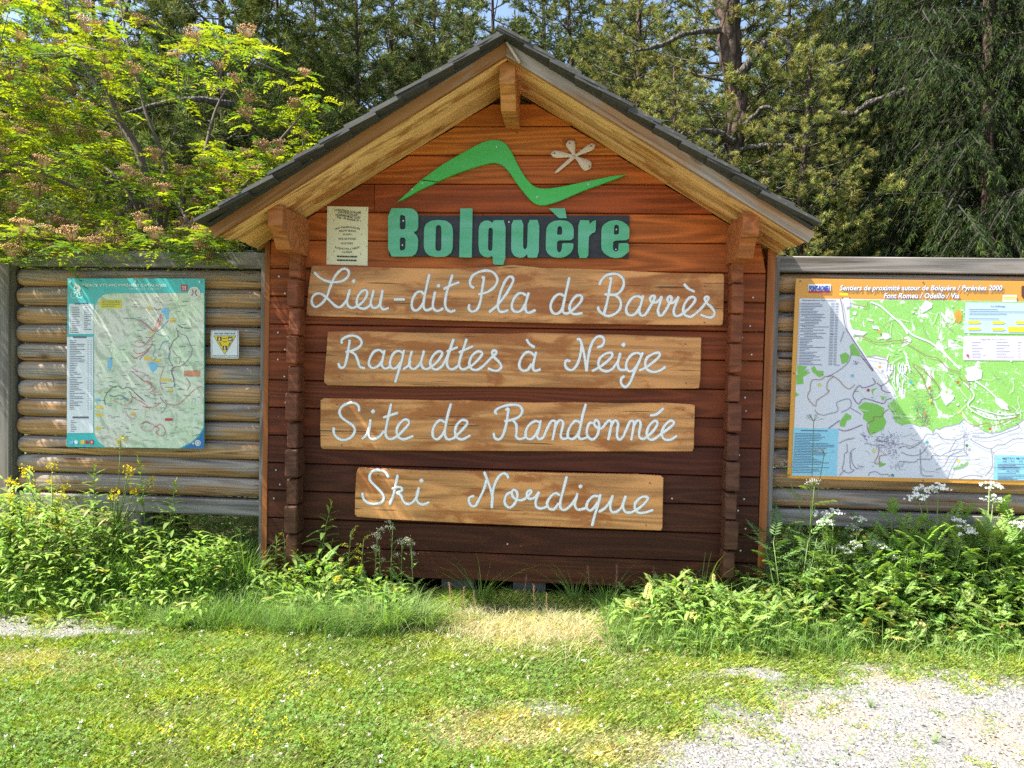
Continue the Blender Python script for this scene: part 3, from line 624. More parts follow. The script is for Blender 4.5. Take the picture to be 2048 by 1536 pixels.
LET = [
 (BA,[[(128,130),(480,130),(540,150),(585,200),(600,240),(600,430),(580,480),(525,510),(580,560),(600,610),(595,770),(560,850),(490,890),(128,890)],[(312,235),(370,238),(400,265),(403,430),(385,462),(312,462)],[(312,590),(385,592),(405,625),(400,760),(375,790),(312,795)]]),
 (BA,[[(920,315),(1040,325),(1120,380),(1150,460),(1145,760),(1120,830),(1040,890),(900,898),(780,880),(715,820),(690,740),(695,440),(730,370),(810,325)],[(920,395),(955,405),(968,440),(968,770),(950,800),(915,805),(880,790),(870,750),(880,430),(895,402)]]),
 (BA,[[(1265,135),(1458,132),(1445,905),(1248,900)]]),
 (BA,[[(1790,318),(1980,318),(1972,1020),(1782,1020),(1775,880),(1700,905),(1620,885),(1570,830),(1550,720),(1555,430),(1590,360),(1650,325),(1720,325),(1775,360)],[(1740,435),(1770,450),(1778,480),(1772,770),(1755,800),(1730,802),(1705,785),(1700,740),(1708,470),(1720,442)]]),
 (BB,[[(105,315),(290,315),(285,740),(300,775),(325,775),(350,740),(362,315),(543,315),(530,908),(355,908),(350,850),(300,900),(230,910),(150,885),(105,820),(95,750)]]),
 (BB,[[(870,318),(980,330),(1050,380),(1085,450),(1080,632),(820,636),(818,790),(850,830),(880,810),(895,770),(900,690),(920,678),(1080,680),(1075,770),(1030,840),(950,895),(850,912),(740,895),(670,840),(640,770),(650,450),(690,380),(770,330)],[(862,408),(890,425),(900,455),(900,545),(820,548),(825,450),(838,420)],[(690,132),(945,132),(972,285),(850,285)]]),
 (BB,[[(1155,318),(1328,318),(1332,380),(1380,335),(1435,315),(1428,500),(1370,525),(1330,560),(1320,600),(1312,912),(1148,912)]]),
 (BB,[[(1750,316),(1840,335),(1920,385),(1960,440),(1955,630),(1705,640),(1700,770),(1720,800),(1745,812),(1775,800),(1785,770),(1790,690),(1810,680),(1950,680),(1955,805),(1900,860),(1830,905),(1740,915),(1650,895),(1560,840),(1515,760),(1520,440),(1560,380),(1650,330)],[(1752,386),(1785,400),(1795,430),(1795,540),(1715,545),(1720,420),(1735,395)]])]
for (off, s), loops in LET:
    L2 = []
    for lp in loops:
        q = lp if len(lp) <= 4 else [p for p in chaikin(lp, 0.16)]
        L2.append([(W(off[0]+a/s, off[1]+b/s, -.038)[0], W(off[0]+a/s, off[1]+b/s, -.038)[2]) for a, b in q])
    fill_curve(L2, -.040, .0185, M['letter'], 'letter', nb)
screws([(806.5, 441.7), (805, 490.4), (1018, 444), (1232.8, 459), (1231.8, 499)], -.0205, nb)
# green mountain line emblem, in two cut pieces
em = thing('mountain_emblem', 'bright green painted zigzag mountain line cut from board above the town name', 'emblem')
EO = ((780, 270), 4.267)
top = [(62,572),(150,490),(270,380),(450,250),(640,140),(760,75),(830,48),(900,42),(960,55),(1005,95),(1050,170),(1110,290),(1170,380),(1230,435),(1290,455),(1400,450),(1560,420),(1750,380),(1900,350),(2020,337)]
bot = [(1950,365),(1830,410),(1650,475),(1500,540),(1380,585),(1290,600),(1220,575),(1150,500),(1080,410),(1020,320),(960,260),(910,240),(850,240),(720,275),(560,330),(405,396)]
bot2 = [(398,402),(250,470),(120,545)]
pmain = zpts(spline(top[2:], 3)+spline(bot, 3), *EO); ptip = zpts([(62,572),(150,490),(262,386),(400,401)]+bot2[1:], *EO)
for P in (pmain, ptip): plate(px_poly(P, -.028), -.030, -.0025, .003).build('cut_out', M['green'], em)
screws([(EO[0][0]+a/EO[1], EO[0][1]+b/EO[1]) for a, b in ((910,102),(278,412),(190,465),(1255,530),(1692,422))], -.030, em)
fl = thing('star_flower_emblem', 'cream white carved five-petalled star flower beside the green mountain line', 'emblem')
CTR = (1575, 180)
for tip, r in (((1530,45), 42), ((1752,82), 30), ((1372,158), 33), ((1712,285), 50), ((1405,328), 13)):
    pts = []; rad = []
    for i in range(9):
        t = i/8; pts.append((CTR[0]+(tip[0]-CTR[0])*t, CTR[1]+(tip[1]-CTR[1])*t))
        rr = (12+(r-12)*math.sin(min(1, t*1.18)*math.pi*0.52)**2) if r > 20 else 18-5*t
        if t > 0.8: rr *= math.sqrt(max(0.04, 1-((t-0.8)/0.2)**2*0.96))
        rad.append(rr/EO[1]/F*5.47)
    sc = 1-(rad[-2]/0.3)
    P = [W(EO[0][0]+a/EO[1], EO[0][1]+b/EO[1], -.016) for a, b in pts]
    MB().tube(P, rad, 12, 0.42).build('petal', M['cream'], fl, smooth=True)
screws([(EO[0][0]+a/EO[1], EO[0][1]+b/EO[1]) for a, b in ((1533,70),(1716,93),(1402,155),(1702,268))], -.031, fl, SCR2)

# ------------------------------------------------------------------ print helpers (flat lettering and map print on thin boards)
_txt = {}
def text_geo(body, bold=0.0):
    k = (body, bold)
    if k in _txt: return _txt[k]
    cu = bpy.data.curves.new('t', 'FONT'); cu.body = body; cu.size = 1.0; cu.offset = bold; cu.resolution_u = 2
    o = bpy.data.objects.new('t', cu); COL.objects.link(o); dg = bpy.context.evaluated_depsgraph_get()
    me = bpy.data.meshes.new_from_object(o.evaluated_get(dg)); bpy.data.objects.remove(o); bpy.data.curves.remove(cu)
    v = np.zeros(len(me.vertices)*3); me.vertices.foreach_get('co', v); v = v.reshape(-1, 3)[:, :2]
    f = [tuple(p.vertices) for p in me.polygons]; bpy.data.meshes.remove(me)
    _txt[k] = (v, f); return v, f
def text(m, body, rect, y, bold=0.0, shear=0.0, warp=None, cap=0.73):
    """print body so that it fills the photo-pixel rect x0,ytop,x1,ybase"""
    v, f = text_geo(body, bold); x0, yt, x1, yb = rect
    u = (v[:, 0]-v[:, 0].min())/(v[:, 0].max()-v[:, 0].min()); w = v[:, 1]/cap
    out = []
    for a, b in zip(u, w):
        px = x0+a*(x1-x0)+shear*b*(yb-yt); py = yb-b*(yb-yt)
        if warp: py += warp(a)
        out.append(W(px, py, y))
    mark(m); m.add(out, f); return m
def mark(m):
    if not hasattr(m, 'g'): m.g = []
    m.g.append((len(m.v), len(m.f)))
def poly(m, pts, y):
    mark(m); y -= (len(m.g) % 60)*.00002
    m.add([W(a, b, y) for a, b in pts], [tuple(range(len(pts)))])
    return m
def rect(m, x0, y0, x1, y1, y, sk=0): return poly(m, [(x0, y1), (x1, y1+sk), (x1, y0+sk), (x0, y0)], y)
def line(m, pts, w, y, k=4):
    """ribbon along pixel points, width in pixels"""
    mark(m); y -= (len(m.g) % 60)*.00002
    P = [np.array(p, float) for p in (spline(pts, k) if len(pts) > 2 else pts)]; L = []; R = []
    for i in range(len(P)):
        t = P[min(i+1, len(P)-1)]-P[max(i-1, 0)]; t /= (np.linalg.norm(t)+1e-9); n = np.array([-t[1], t[0]])*w/2
        L.append(W(*(P[i]+n), y)); R.append(W(*(P[i]-n), y))
    n = len(P); m.add(L+R, [(i, n+i, n+i+1, i+1) for i in range(n-1)]); return m
def disc(m, cx, cy, r, y, n=14, ry=None):
    ry = ry or r
    return poly(m, [(cx+r*math.cos(-2*math.pi*i/n), cy+ry*math.sin(-2*math.pi*i/n)) for i in range(n)], y)
def ring(m, cx, cy, r, w, y, n=16):
    return line(m, [(cx+r*math.cos(2*math.pi*i/n), cy+r*math.sin(2*math.pi*i/n)) for i in range(n+1)], w, y, 1)
def fmat(c, rough=0.35): return flat('print_%d_%d_%d' % tuple(int(x*999) for x in c), c, rough)
SMALL = ('small_print', 'lettering', 'lettering_shadow', 'village_blocks', 'pictogram', 'clearing', 'logo_lettering', 'staple')
def out(m, name, c, parent, rough=0.35):
    """each printed figure its own part; print too small to pick apart stays joined"""
    mat = fmat(c, rough)
    if name in SMALL: tag(m.build(name, mat, parent), kind='stuff'); return
    g = m.g+[(len(m.v), len(m.f))]
    for (v0, f0), (v1, f1) in zip(g, g[1:]):
        q = MB(); q.add(m.v[v0:v1], [tuple(i-v0 for i in f) for f in m.f[f0:f1]]); q.build(name, mat, parent)
def textbars(m, x0, y0, x1, n, dy, h, y, sk=0.0, seed=1, ragged=0.4):
    """lines of print too small to read"""
    r = random.Random(seed)
    for i in range(n):
        yy = y0+i*dy; x = x0; end = x0+(x1-x0)*(1-ragged*r.random())
        while x < end:
            w = r.uniform(2.0, 7.0); w = min(w, end-x); rect(m, x, yy, x+w, yy+h, y, sk*w); yy += sk*(w+.8); x += w+.8
    return m

# ------------------------------------------------------------------ paper notice
pn = thing('paper_notice', 'yellowed printed rental notice stapled left of the town name letters', 'notice')
pp = [(654.5, 412.5), (736.5, 414), (735, 531.5), (653, 529)]
M['paper'] = simple('yellowed_paper', (0.84, 0.80, 0.55), 0.6, 0, 0.12, 3.5)
plate([(W(a, b, -.005)[0], W(a, b, -.005)[2]) for a, b in pp], -.0065, -.002).build('sheet', M['paper'], pn)
m = MB(); Y = -.0085
wv = lambda a: 2.6*math.sin((a-.5)*math.pi*1.3)+1.2
for s, r in (('LA BOUTIQUE CATALANE', (669, 419, 722, 423.5)), ('LOCATION DE SKIS', (676, 424, 715, 428)), ('SOUVENIRS MONT LOUIS', (671, 429, 720, 433.5)), ('TEL : 04.68.04.81.81', (674, 434.5, 718, 438.5))): text(m, s, r, Y, .02, 0, wv)
text(m, 'SKIS PARABOLIQUES', (670, 455, 720, 459), Y, .01, 0, lambda a: 16*(a-.5)**2-3)
text(m, 'SNOW BLADE', (678, 459, 712, 463), Y, .01, 0, lambda a: 6*(a-.5)**2)
text(m, 'SURFS', (686, 467, 703, 470.5), Y, .01); text(m, 'SKIS DE FOND', (677, 475.5, 712, 479.5), Y, .01); text(m, 'SKATING', (682, 484.5, 706, 488.5), Y, .01)
text(m, 'RAQUETTES A NEIGE', (670, 494, 719, 498), Y, .01, 0, lambda a: -16*(a-.5)**2+2); text(m, 'LUGES', (685, 502, 704, 506), Y, .01)
textbars(m, 674, 511, 715, 2, 7.5, 3.4, Y, 0.02, 3, .05)
out(m, 'lettering', (0.05, 0.06, 0.04), pn, .6)
m = MB()
for (a, b, c) in ((667, 442, 5), (722, 444, -5), (724, 471, -6), (667, 505, 6), (722, 510, -5), (656, 424, 0), (656, 441, 0), (733, 420, 1), (733.6, 495, 0), (656, 520, 0), (735, 452, 1)):
    line(m, [(a, b), (a+c*.3, b-4)], .8, -.0075)
out(m, 'staple', (.12, .1, .08), pn)

# ------------------------------------------------------------------ log panel fences beside the kiosk
FY = 0.15
def fence(label, x0, x1, zt, rail_t, rail_b, posts, y=FY, logz=None):
    f = thing('log_fence', label, 'fence', 'log fences on both sides of the kiosk')
    z_top, z_bot = logz; p = (z_top-z_bot)/12; r = random.Random(int(abs(x0)*100))
    for k in range(12):
        zc = z_top-p*(k+.5); hr = p*0.497*(1+r.uniform(-.03, .05)); n = 16; R = []; L = x1-x0
        xs = [0, .006, .02, .045, .08, L*.25, L*.5, L*.75, L-.08, L-.045, L-.02, L-.006, L]
        endf = [.35, .6, .8, .93, 1, 1, 1, 1, 1, .93, .8, .6, .35]
        ph = r.uniform(0, 6); wob = r.uniform(.001, .004)
        jx0 = r.uniform(-.01, .012)
        for q, e in zip(xs, endf):
            rr = hr*e*(1+.03*math.sin(q*3+ph)); zz = zc+wob*math.sin(q*2.1+ph)
            R.append([(x0+jx0+q, y+.045-rr*.95*np.sign(math.sin(a))*abs(math.sin(a))**.8, zz+rr*np.sign(math.cos(a))*abs(math.cos(a))**.72) for a in [math.pi*2*(i+.5)/n for i in range(n)]])
        m = MB(); m.rings(R); m.build('log', M['log'], f, smooth=True)
    m = MB()
    def bar(a, b, y0, y1, nm, mat=M['rail']):
        m = MB(); c = .006; ys = []
        m.rings([[(x_, y0+c, a[1]), (x_, y0, a[1]-c), (x_, y0, a[0]+c), (x_, y0+c, a[0]), (x_, y1, a[0]), (x_, y1, a[1])] for x_ in (b[0], b[1])])
        return m.build(nm, mat, f)
    bar(rail_t, (x0-.04, x1+.02), y-.045, y+.09, 'top_rail'); bar(rail_b, (x0-.04, x1+.02), y-.05, y+.09, 'bottom_rail')
    for a, b, zb_, zt_ in posts:
        m = MB(); c = .006
        m.rings([[(a, y-.07+c, z), (a+c, y-.07, z), (b-c, y-.07, z), (b, y-.07+c, z), (b, y+.1, z), (a, y+.1, z)] for z in (zb_, zt_)])
        m.build('post', M['post'], f)
    return f
fl_ = fence('weathered log panel fence left of the kiosk, under the flowering tree', -3.835, -1.842, 2.44, (2.318, 2.437), (.455, .572), [(-3.975, -3.84, -.2, 2.335), (-2.9, -2.78, -.2, .45)], logz=(2.308, .585))
MB().box(-3.965, -3.93, FY-.078, FY-.0705, 1.80, 1.95).build('post_slot', flat('slot_shade', (.03, .028, .025), .6), fl_)  # slot in the post drawn as a near-black slab, its shade put into colour
# next bay, going out of the picture on the left
fl2 = fence('next bay of the log fence beyond the left post, cut by the picture edge', -5.6, -3.98, 2.44, (2.318, 2.437), (.455, .572), [(-5.75, -5.62, -.2, 2.335)], logz=(2.308, .585))
fr_ = fence('weathered log panel fence right of the kiosk behind the orange trail map', 1.888, 4.25, 2.44, (2.335, 2.445), (.530, .640), [(4.27, 4.40, -.2, 2.35), (3.0, 3.12, -.2, .52)], logz=(2.330, .648))

# ------------------------------------------------------------------ left map board (mountain bike area)
BY = FY-.088
lm = thing('bike_trail_map', 'turquoise framed mountain bike trail map screwed to the left log fence', 'map board')
c4 = [(135, 557), (409.5, 557), (408.1, 898), (133.3, 893.6)]
M['teal'] = flat('teal_print', (0.055, 0.50, 0.53), .25)
plate([(W(a, b, BY)[0], W(a, b, BY)[2]) for a, b in c4], BY, BY+.008, .001).build('panel', M['teal'], lm)
t = NT('relief_print'); co = t.n('ShaderNodeTexCoord').outputs['Object']
n1 = t.noise(co, 7.0, 6, .55, .6); n2 = t.noise(co, 2.6, 3); n3 = t.noise(t.vmath('ADD', co, (.012, 0, .016)), 7.0, 6, .55, .6)
cc = t.mix(t.ramp(n2, [(.4, 0.0), (.6, 1.0)]), (.70, .70, .63), (.56, .70, .50))
cc = t.mix(t.ramp(t.math('SUBTRACT', n1, n3), [(.0, 0.0), (.07, .6)]), cc, (.34, .40, .30))
cc = t.mix(t.ramp(t.math('SUBTRACT', n3, n1), [(.0, 0.0), (.09, .6)]), cc, (.78, .78, .72))
M['relief'] = t.bsdf(cc, .3)
L1 = BY-.002; L2 = BY-.0035; L3 = BY-.005; L4 = BY-.0065
m = MB(); poly(m, [(188,626),(190.6,610),(197,597),(207,590),(223,586.5),(408,586),(407.3,853),(399,868),(384,883.5),(358,896.5),(211,894),(200,886),(193,878),(188.5,866)][::-1], L1); m.build('map_area', M['relief'], lm)
m = MB(); poly(m, [(408.3, 856), (400, 871), (386, 885), (362, 897), (407.6, 897.6)], L1); out(m, 'corner_patch', (.03, .16, .42), lm)
m = MB(); rect(m, 138, 607.7, 187.3, 668, L1); rect(m, 133.9, 674, 186.6, 866, L1); out(m, 'legend_panel', (.74, .78, .84), lm)
# bike rider pictogram, badges, title
m = MB(); ring(m, 148, 590, 6.2, 1.0, L2); ring(m, 160, 590, 5.6, 1.0, L2)
poly(m, [(149, 570), (152, 566), (157, 569), (161, 576), (161.5, 581), (157, 583), (153, 580), (155, 576), (150, 573)][::-1], L2); disc(m, 151.3, 566, 2.0, L2, 10)
line(m, [(148, 590), (151, 583), (158, 582), (160, 590)], 1.2, L2, 1); line(m, [(149, 573), (148, 578), (151, 580)], 1.4, L2, 1)
text(m, 'ESPACE VTT-FFC PYRÉNÉES CATALANES', (165, 567.5, 333, 573), L2, .022); text(m, 'CAPCIR HAUT - CONFLENT', (258, 575.5, 323, 579.2), L2, -.004)
ring(m, 388.5, 585.5, 11.2, 1.8, L3); out(m, 'lettering', (.78, .84, .84), lm)
m = MB(); disc(m, 388.5, 585.5, 10.6, L2, 18); out(m, 'badge', (.72, .70, .68), lm)
m = MB(); line(m, [(384, 579), (386, 585), (383, 592)], 2.2, L3); line(m, [(393, 579), (390.5, 586), (394, 592)], 2.2, L3); out(m, 'badge', (.32, .20, .16), lm)
m = MB(); rect(m, 362, 569, 374.5, 582, L2); rect(m, 330, 836.5, 344.5, 841.5, L3); rect(m, 180, 880, 187, 889, L2); rect(m, 171, 881, 178, 888, L2); out(m, 'badge', (.55, .05, .07), lm)
m = MB(); rect(m, 364.5, 572, 367.5, 575.5, L3); rect(m, 369, 572, 372, 575.5, L3); rect(m, 364.5, 577, 367.5, 580, L3); rect(m, 369, 577, 372, 580, L3); rect(m, 182, 882, 185, 887, L3); out(m, 'badge', (.8, .62, .5), lm)
m = MB(); rect(m, 201, 599.5, 243, 616.5, L2); out(m, 'yellow_box', (.70, .62, .02), lm)
m = MB(); rect(m, 161, 880, 169, 888, L2); rect(m, 320, 757, 341, 762, L3); rect(m, 295, 614, 305, 619, L2); rect(m, 297, 663, 305, 667, L2); rect(m, 288, 713, 302, 720, L2); rect(m, 305, 718, 322, 723, L2); rect(m, 336, 778, 345, 784, L2); rect(m, 192, 812, 206, 817, L2); rect(m, 192, 827, 205, 832, L2); rect(m, 192, 854, 201, 860, L2); rect(m, 262, 824, 270, 832, L2); rect(m, 340, 636, 350, 645, L2); out(m, 'yellow_box', (.78, .56, .08), lm)
m = MB(); rect(m, 368, 741, 400, 752.5, L2); out(m, 'orange_box', (.62, .26, .14), lm)
m = MB(); poly(m, [(321, 621), (329, 616), (336, 615), (337.5, 634), (333, 640), (330, 630), (325, 625)][::-1], L2); poly(m, [(216, 722), (223, 712), (224, 730), (220, 742), (215, 733)][::-1], L2); poly(m, [(297, 729), (306, 724), (316, 728), (313, 738), (306, 745), (300, 738)][::-1], L2); rect(m, 138, 881, 146.5, 888, L2); rect(m, 192, 797, 200, 803, L2); out(m, 'lake', (.20, .52, .82), lm)
m = MB(); disc(m, 152.5, 884, 4, L2, 12); disc(m, 395.5, 886, 6, L2, 14); out(m, 'badge', (.72, .72, .75), lm)
m = MB(); ring(m, 395.5, 886, 3.3, 1, L3); out(m, 'badge', (.1, .25, .5), lm)
tr = {'red': (.62, .10, .12), 'pink': (.66, .34, .44), 'purple': (.25, .14, .36), 'black': (.07, .06, .08), 'blue': (.10, .28, .55), 'green': (.10, .40, .28), 'brown': (.35, .14, .10)}
TRL = {'red': [[(280,640),(292,648),(300,656),(309,662),(316,640),(322,628),(318,650),(308,668),(300,676),(290,688),(280,680),(268,685)],[(266,699),(272,707),(285,705),(300,695),(305,685)],[(270,748),(285,760),(300,768),(310,778),(300,785),(312,790),(324,788)],[(330,800),(336,808),(350,810),(362,805),(372,795),(382,785),(395,775),(404,773)],[(288,765),(296,762),(303,772),(296,780)],[(310,855),(320,848),(330,860),(325,872),(312,866),(318,858),(310,852)],[(284,812),(298,816),(312,812),(320,806)],[(263,792),(270,798),(282,803),(296,814)],[(262,710),(268,716),(280,712),(292,704)]],
 'pink': [[(275,640),(290,652),(304,660)],[(305,664),(318,636),(325,640),(312,662)],[(262,688),(275,694),(290,690),(304,676)],[(262,735),(275,742),(290,748),(300,760)],[(282,848),(290,842),(300,846),(308,852),(300,862),(285,860),(281,852)],[(250,822),(255,832),(265,838),(272,832),(262,828)],[(225,800),(240,808),(255,810),(262,800)],[(330,730),(322,750),(320,765),(324,780)]],
 'purple': [[(300,694),(295,702),(285,712),(278,720)],[(337,690),(340,705),(338,718),(346,735),(343,748),(350,760)],[(262,742),(275,752),(285,762)],[(320,795),(326,803),(333,810),(328,820),(322,826)],[(355,660),(362,668),(372,672),(378,684),(384,698),(382,710),(374,722)]],
 'black': [[(213,787),(225,775),(237,772),(245,778),(254,774),(262,778),(272,788),(285,800)],[(218,790),(228,793),(240,790),(248,795),(256,802)],[(213,787),(208,800),(211,810)],[(352,655),(356,672),(346,682),(343,690),(338,700)],[(374,722),(362,732),(350,734),(342,740),(346,752),(350,775)],[(284,848),(292,844),(300,848)],[(355,650),(368,656),(382,656)],[(308,615),(313,620),(322,617)]],
 'blue': [[(268,637),(282,642),(300,656)],[(313,664),(324,655),(337,640)],[(313,668),(325,672),(335,672),(338,680),(326,686)],[(338,705),(337,718)],[(240,800),(250,795),(258,800)],[(318,700),(326,684),(334,682)]],
 'green': [[(308,690),(310,700),(306,710),(312,716),(305,722)],[(290,790),(300,796),(316,798)],[(352,790),(362,796)],[(345,775),(352,768),(360,776)]],
 'brown': [[(345,700),(352,710),(360,716),(358,728)],[(258,782),(264,795),(262,806)],[(372,756),(380,768),(374,780)],[(270,786),(282,796),(290,804)]]}
for k, ls in TRL.items():
    m = MB()
    for l in ls: line(m, l, 1.0 if k != 'pink' else 1.5, L4 if k in ('red', 'black') else L3)
    out(m, 'trail_line', tr[k], lm)
m = MB(); r = random.Random(5)
for i in range(15): rect(m, 143, 614+i*3.6, 143+r.uniform(9, 17), 615.2+i*3.6, L2); rect(m, 140, 613.8+i*3.6, 141.4, 615.3+i*3.6, L2)
for i in range(13): rect(m, 168, 614+i*3.7, 168+r.uniform(6, 16), 615.2+i*3.7, L2)
for i in range(40):
    rect(m, 139, 681+i*3.5, 139+r.uniform(8, 31), 682.2+i*3.5, L2); rect(m, 175, 681.2+i*3.5, 177, 682+i*3.5, L2); rect(m, 181, 681.2+i*3.5, 183, 682+i*3.5, L2)
for i in range(7): rect(m, 141, 841+i*3.5, 141+r.uniform(5, 12), 842+i*3.5, L2)
rect(m, 149, 606, 175, 608.8, L2); rect(m, 146, 672.5, 173, 676, L2); rect(m, 145, 833, 177, 836.6, L2)
for i in range(110): a = r.uniform(192, 394); b = r.uniform(592, 880); rect(m, a, b, a+r.uniform(5, 14), b+.9, L2)
textbars(m, 204, 601.5, 241, 4, 3.6, .9, L3, 0, 9); out(m, 'small_print', (.12, .14, .20), lm)
for a, b in ((140, 564), (270.5, 563), (399, 563.5), (386.5, 887)):
    MB().rings([[W(a+2.4*math.cos(q), b+2.4*math.sin(q), yy) for q in [i*math.pi/4 for i in range(8)]] for yy in (BY-.001, BY-.009)]).build('screw', M['screw'], lm)

# ------------------------------------------------------------------ small shared-path sign
ss = thing('shared_path_sign', 'small white square plate with a yellow triangle between the bike map and the kiosk', 'sign')
SO = ((415, 650), 20.486)
def sp(a, b): return (SO[0][0]+a/SO[1], SO[0][1]+b/SO[1])
q = chaikin(chaikin([sp(130, 200), sp(1280, 215), sp(1280, 1385), sp(130, 1360)], .04), .25)
plate([(W(a, b, BY)[0], W(a, b, BY)[2]) for a, b in q], BY, BY+.006, .001).build('plate', flat('white_plate', (.72, .75, .78), .25), ss)
m = MB()
for pa, pb in (((175, 235), (1235, 245)), ((1235, 245), (1230, 1335)), ((1230, 1335), (180, 1325)), ((180, 1325), (175, 235))): line(m, [sp(*pa), sp(*pb)], .8, L1)
text(m, 'SENTIER PARTAGÉ', (*sp(265, 310), *sp(1140, 385)), L1, .02)
text(m, 'PRIÈRE DE RESPECTER LES USAGERS', (*sp(210, 1245), *sp(1215, 1280)), L1, .03); out(m, 'lettering', (.07, .12, .13), ss)
m = MB(); poly(m, [sp(235, 432), sp(1175, 432), sp(700, 1215)][::-1], L1); out(m, 'border', (.12, .20, .04), ss)
m = MB(); poly(m, [sp(275, 455), sp(1135, 455), sp(700, 1175)][::-1], L2); out(m, 'triangle', (.80, .60, .01), ss)
m = MB()
for x, y in ((395, 480), (840, 480), (620, 850)): rect(m, *sp(x, y), *sp(x+180, y+175), L3)
line(m, [sp(490, 700), sp(575, 855)], 1.6, L3); line(m, [sp(935, 700), sp(850, 855)], 1.6, L3); rect(m, *sp(610, 535), *sp(785, 560), L3); rect(m, *sp(610, 675), *sp(800, 700), L3); out(m, 'pictogram', (.10, .035, .02), ss)
m = MB()
for x, y in ((485, 480), (705, 850)):
    disc(m, *sp(x, y+35), 1.1, L4, 8); poly(m, [sp(x-28, y+60), sp(x+28, y+60), sp(x+30, y+165), sp(x+10, y+165), sp(x, y+110), sp(x-15, y+165), sp(x-35, y+165)][::-1], L4)
poly(m, [sp(855, 600), sp(870, 560), sp(905, 560), sp(915, 510), sp(935, 510), sp(935, 555), sp(970, 555), sp(1000, 520), sp(1000, 560), (sp(975, 590)), sp(980, 640), sp(960, 610), sp(900, 610), sp(880, 640)][::-1], L4)
out(m, 'pictogram', (.75, .68, .70), ss)

# ------------------------------------------------------------------ right map board (walking trails)
rm = thing('walking_trail_map', 'large orange framed walking trail map on the right log fence, cut by the picture edge', 'map board')
def O(a, b, z): return {'a': (1565+a/7.144, 545+b/7.144), 'b': (1798+a/7.144, 545+b/7.144), 'c': (1565+a/6.828, 750+b/6.828), 'd': (1798+a/6.828, 750+b/6.828)}[z]
def OP(z, pts): return [O(a, b, z) for a, b in pts]
RB_ = FY-.088
plate([(W(a, b, RB_)[0], W(a, b, RB_)[2]) for a, b in ((1591.6, 557), (2150, 563.5), (2150, 973), (1574.5, 956.5))], RB_, RB_+.010, .001).build('panel', flat('orange_print', (.70, .33, .055), .28), rm)
R1, R2, R3, R4 = RB_-.002, RB_-.0035, RB_-.005, RB_-.0065
m = MB(); poly(m, [(1599, 596.5), (2130, 604), (2130, 962.5), (1584, 951)][::-1], R1); m.build('map_area', flat('map_paper', (.66, .68, .74), .22), rm)
t = NT('forest_print'); co = t.n('ShaderNodeTexCoord').outputs['Object']
n = t.noise(co, 4.5, 5, .5, .5); ct = t.math('ABSOLUTE', t.math('SINE', t.math('MULTIPLY', n, 150)))
n2 = t.noise(co, 8, 4); n3 = t.noise(co, 5.5, 8, .75, 1.6)
c = t.mix(t.ramp(ct, [(.0, 1.0), (.28, 0.0)]), t.mix(n2, (.20, .50, .07), (.30, .62, .16)), (.62, .76, .42))
c = t.mix(t.ramp(n3, [(.56, 0.0), (.575, 1.0)]), c, (.80, .82, .84))
c = t.mix(t.ramp(t.noise(co, 5.3, 5, .6, .7), [(.64, 0.0), (.68, .55)]), c, (.72, .52, .22))
M['forest_print'] = t.bsdf(c, .22)
green = OP('a', [(1000, 395), (1786, 395)])+OP('b', [(200, 395), (1786, 415)])+[(2130, 606), (2130, 850)]+OP('d', [(1707, 600), (1600, 680), (1500, 720), (1380, 775), (1240, 790), (1150, 760), (1080, 700), (960, 660), (880, 600), (820, 660), (700, 690), (620, 700), (540, 740), (490, 720), (460, 800), (430, 740), (350, 690), (280, 700), (180, 660), (60, 680), (0, 690)])+OP('c', [(1640, 690), (1540, 640), (1500, 520), (1430, 420), (1560, 300), (1520, 180), (1440, 80)])+OP('a', [(1580, 1400), (1480, 1220), (1340, 1180), (1200, 1200), (1120, 1080), (1010, 920), (1180, 890), (1200, 850), (1000, 800), (960, 700), (960, 520), (1040, 470), (960, 420)])
m = MB(); poly(m, green[::-1], R2); m.build('forest_print', M['forest_print'], rm)
m = MB()
for z, P in (('c', [(1030,440),(1120,370),(1200,380),(1290,400),(1390,450),(1380,560),(1420,640),(1380,740),(1220,820),(1170,760),(1180,660),(1100,600),(1110,520)]), ('c', [(780,640),(870,520),(945,560),(930,610),(880,620),(850,710),(790,700)]), ('c', [(190,0),(280,40),(290,120),(190,130)]), ('c', [(175,230),(230,270),(175,300)]), ('a', [(960,1050),(1010,1010),(1110,1150),(1100,1200),(980,1180)]), ('a', [(820,1180),(900,1140),(960,1190),(930,1280),(850,1310)]), ('a', [(210,1330),(350,1340),(310,1400),(400,1430),(300,1490),(220,1536)]), ('a', [(410,1360),(460,1340),(490,1400),(590,1410),(580,1470),(530,1500),(430,1420)]), ('c', [(1210,200),(1300,170),(1240,220),(1240,290)]), ('c', [(1340,290),(1420,300),(1390,350),(1360,340)]), ('c', [(1320,1170),(1360,1200),(1420,1210),(1360,1250),(1320,1260)]), ('d', [(730,1270),(850,1240),(950,1170),(930,1220),(870,1260),(740,1290)])):
    poly(m, OP(z, P)[::-1], R2)
out(m, 'forest_patch', (.22, .52, .10), rm, .22)
m = MB()
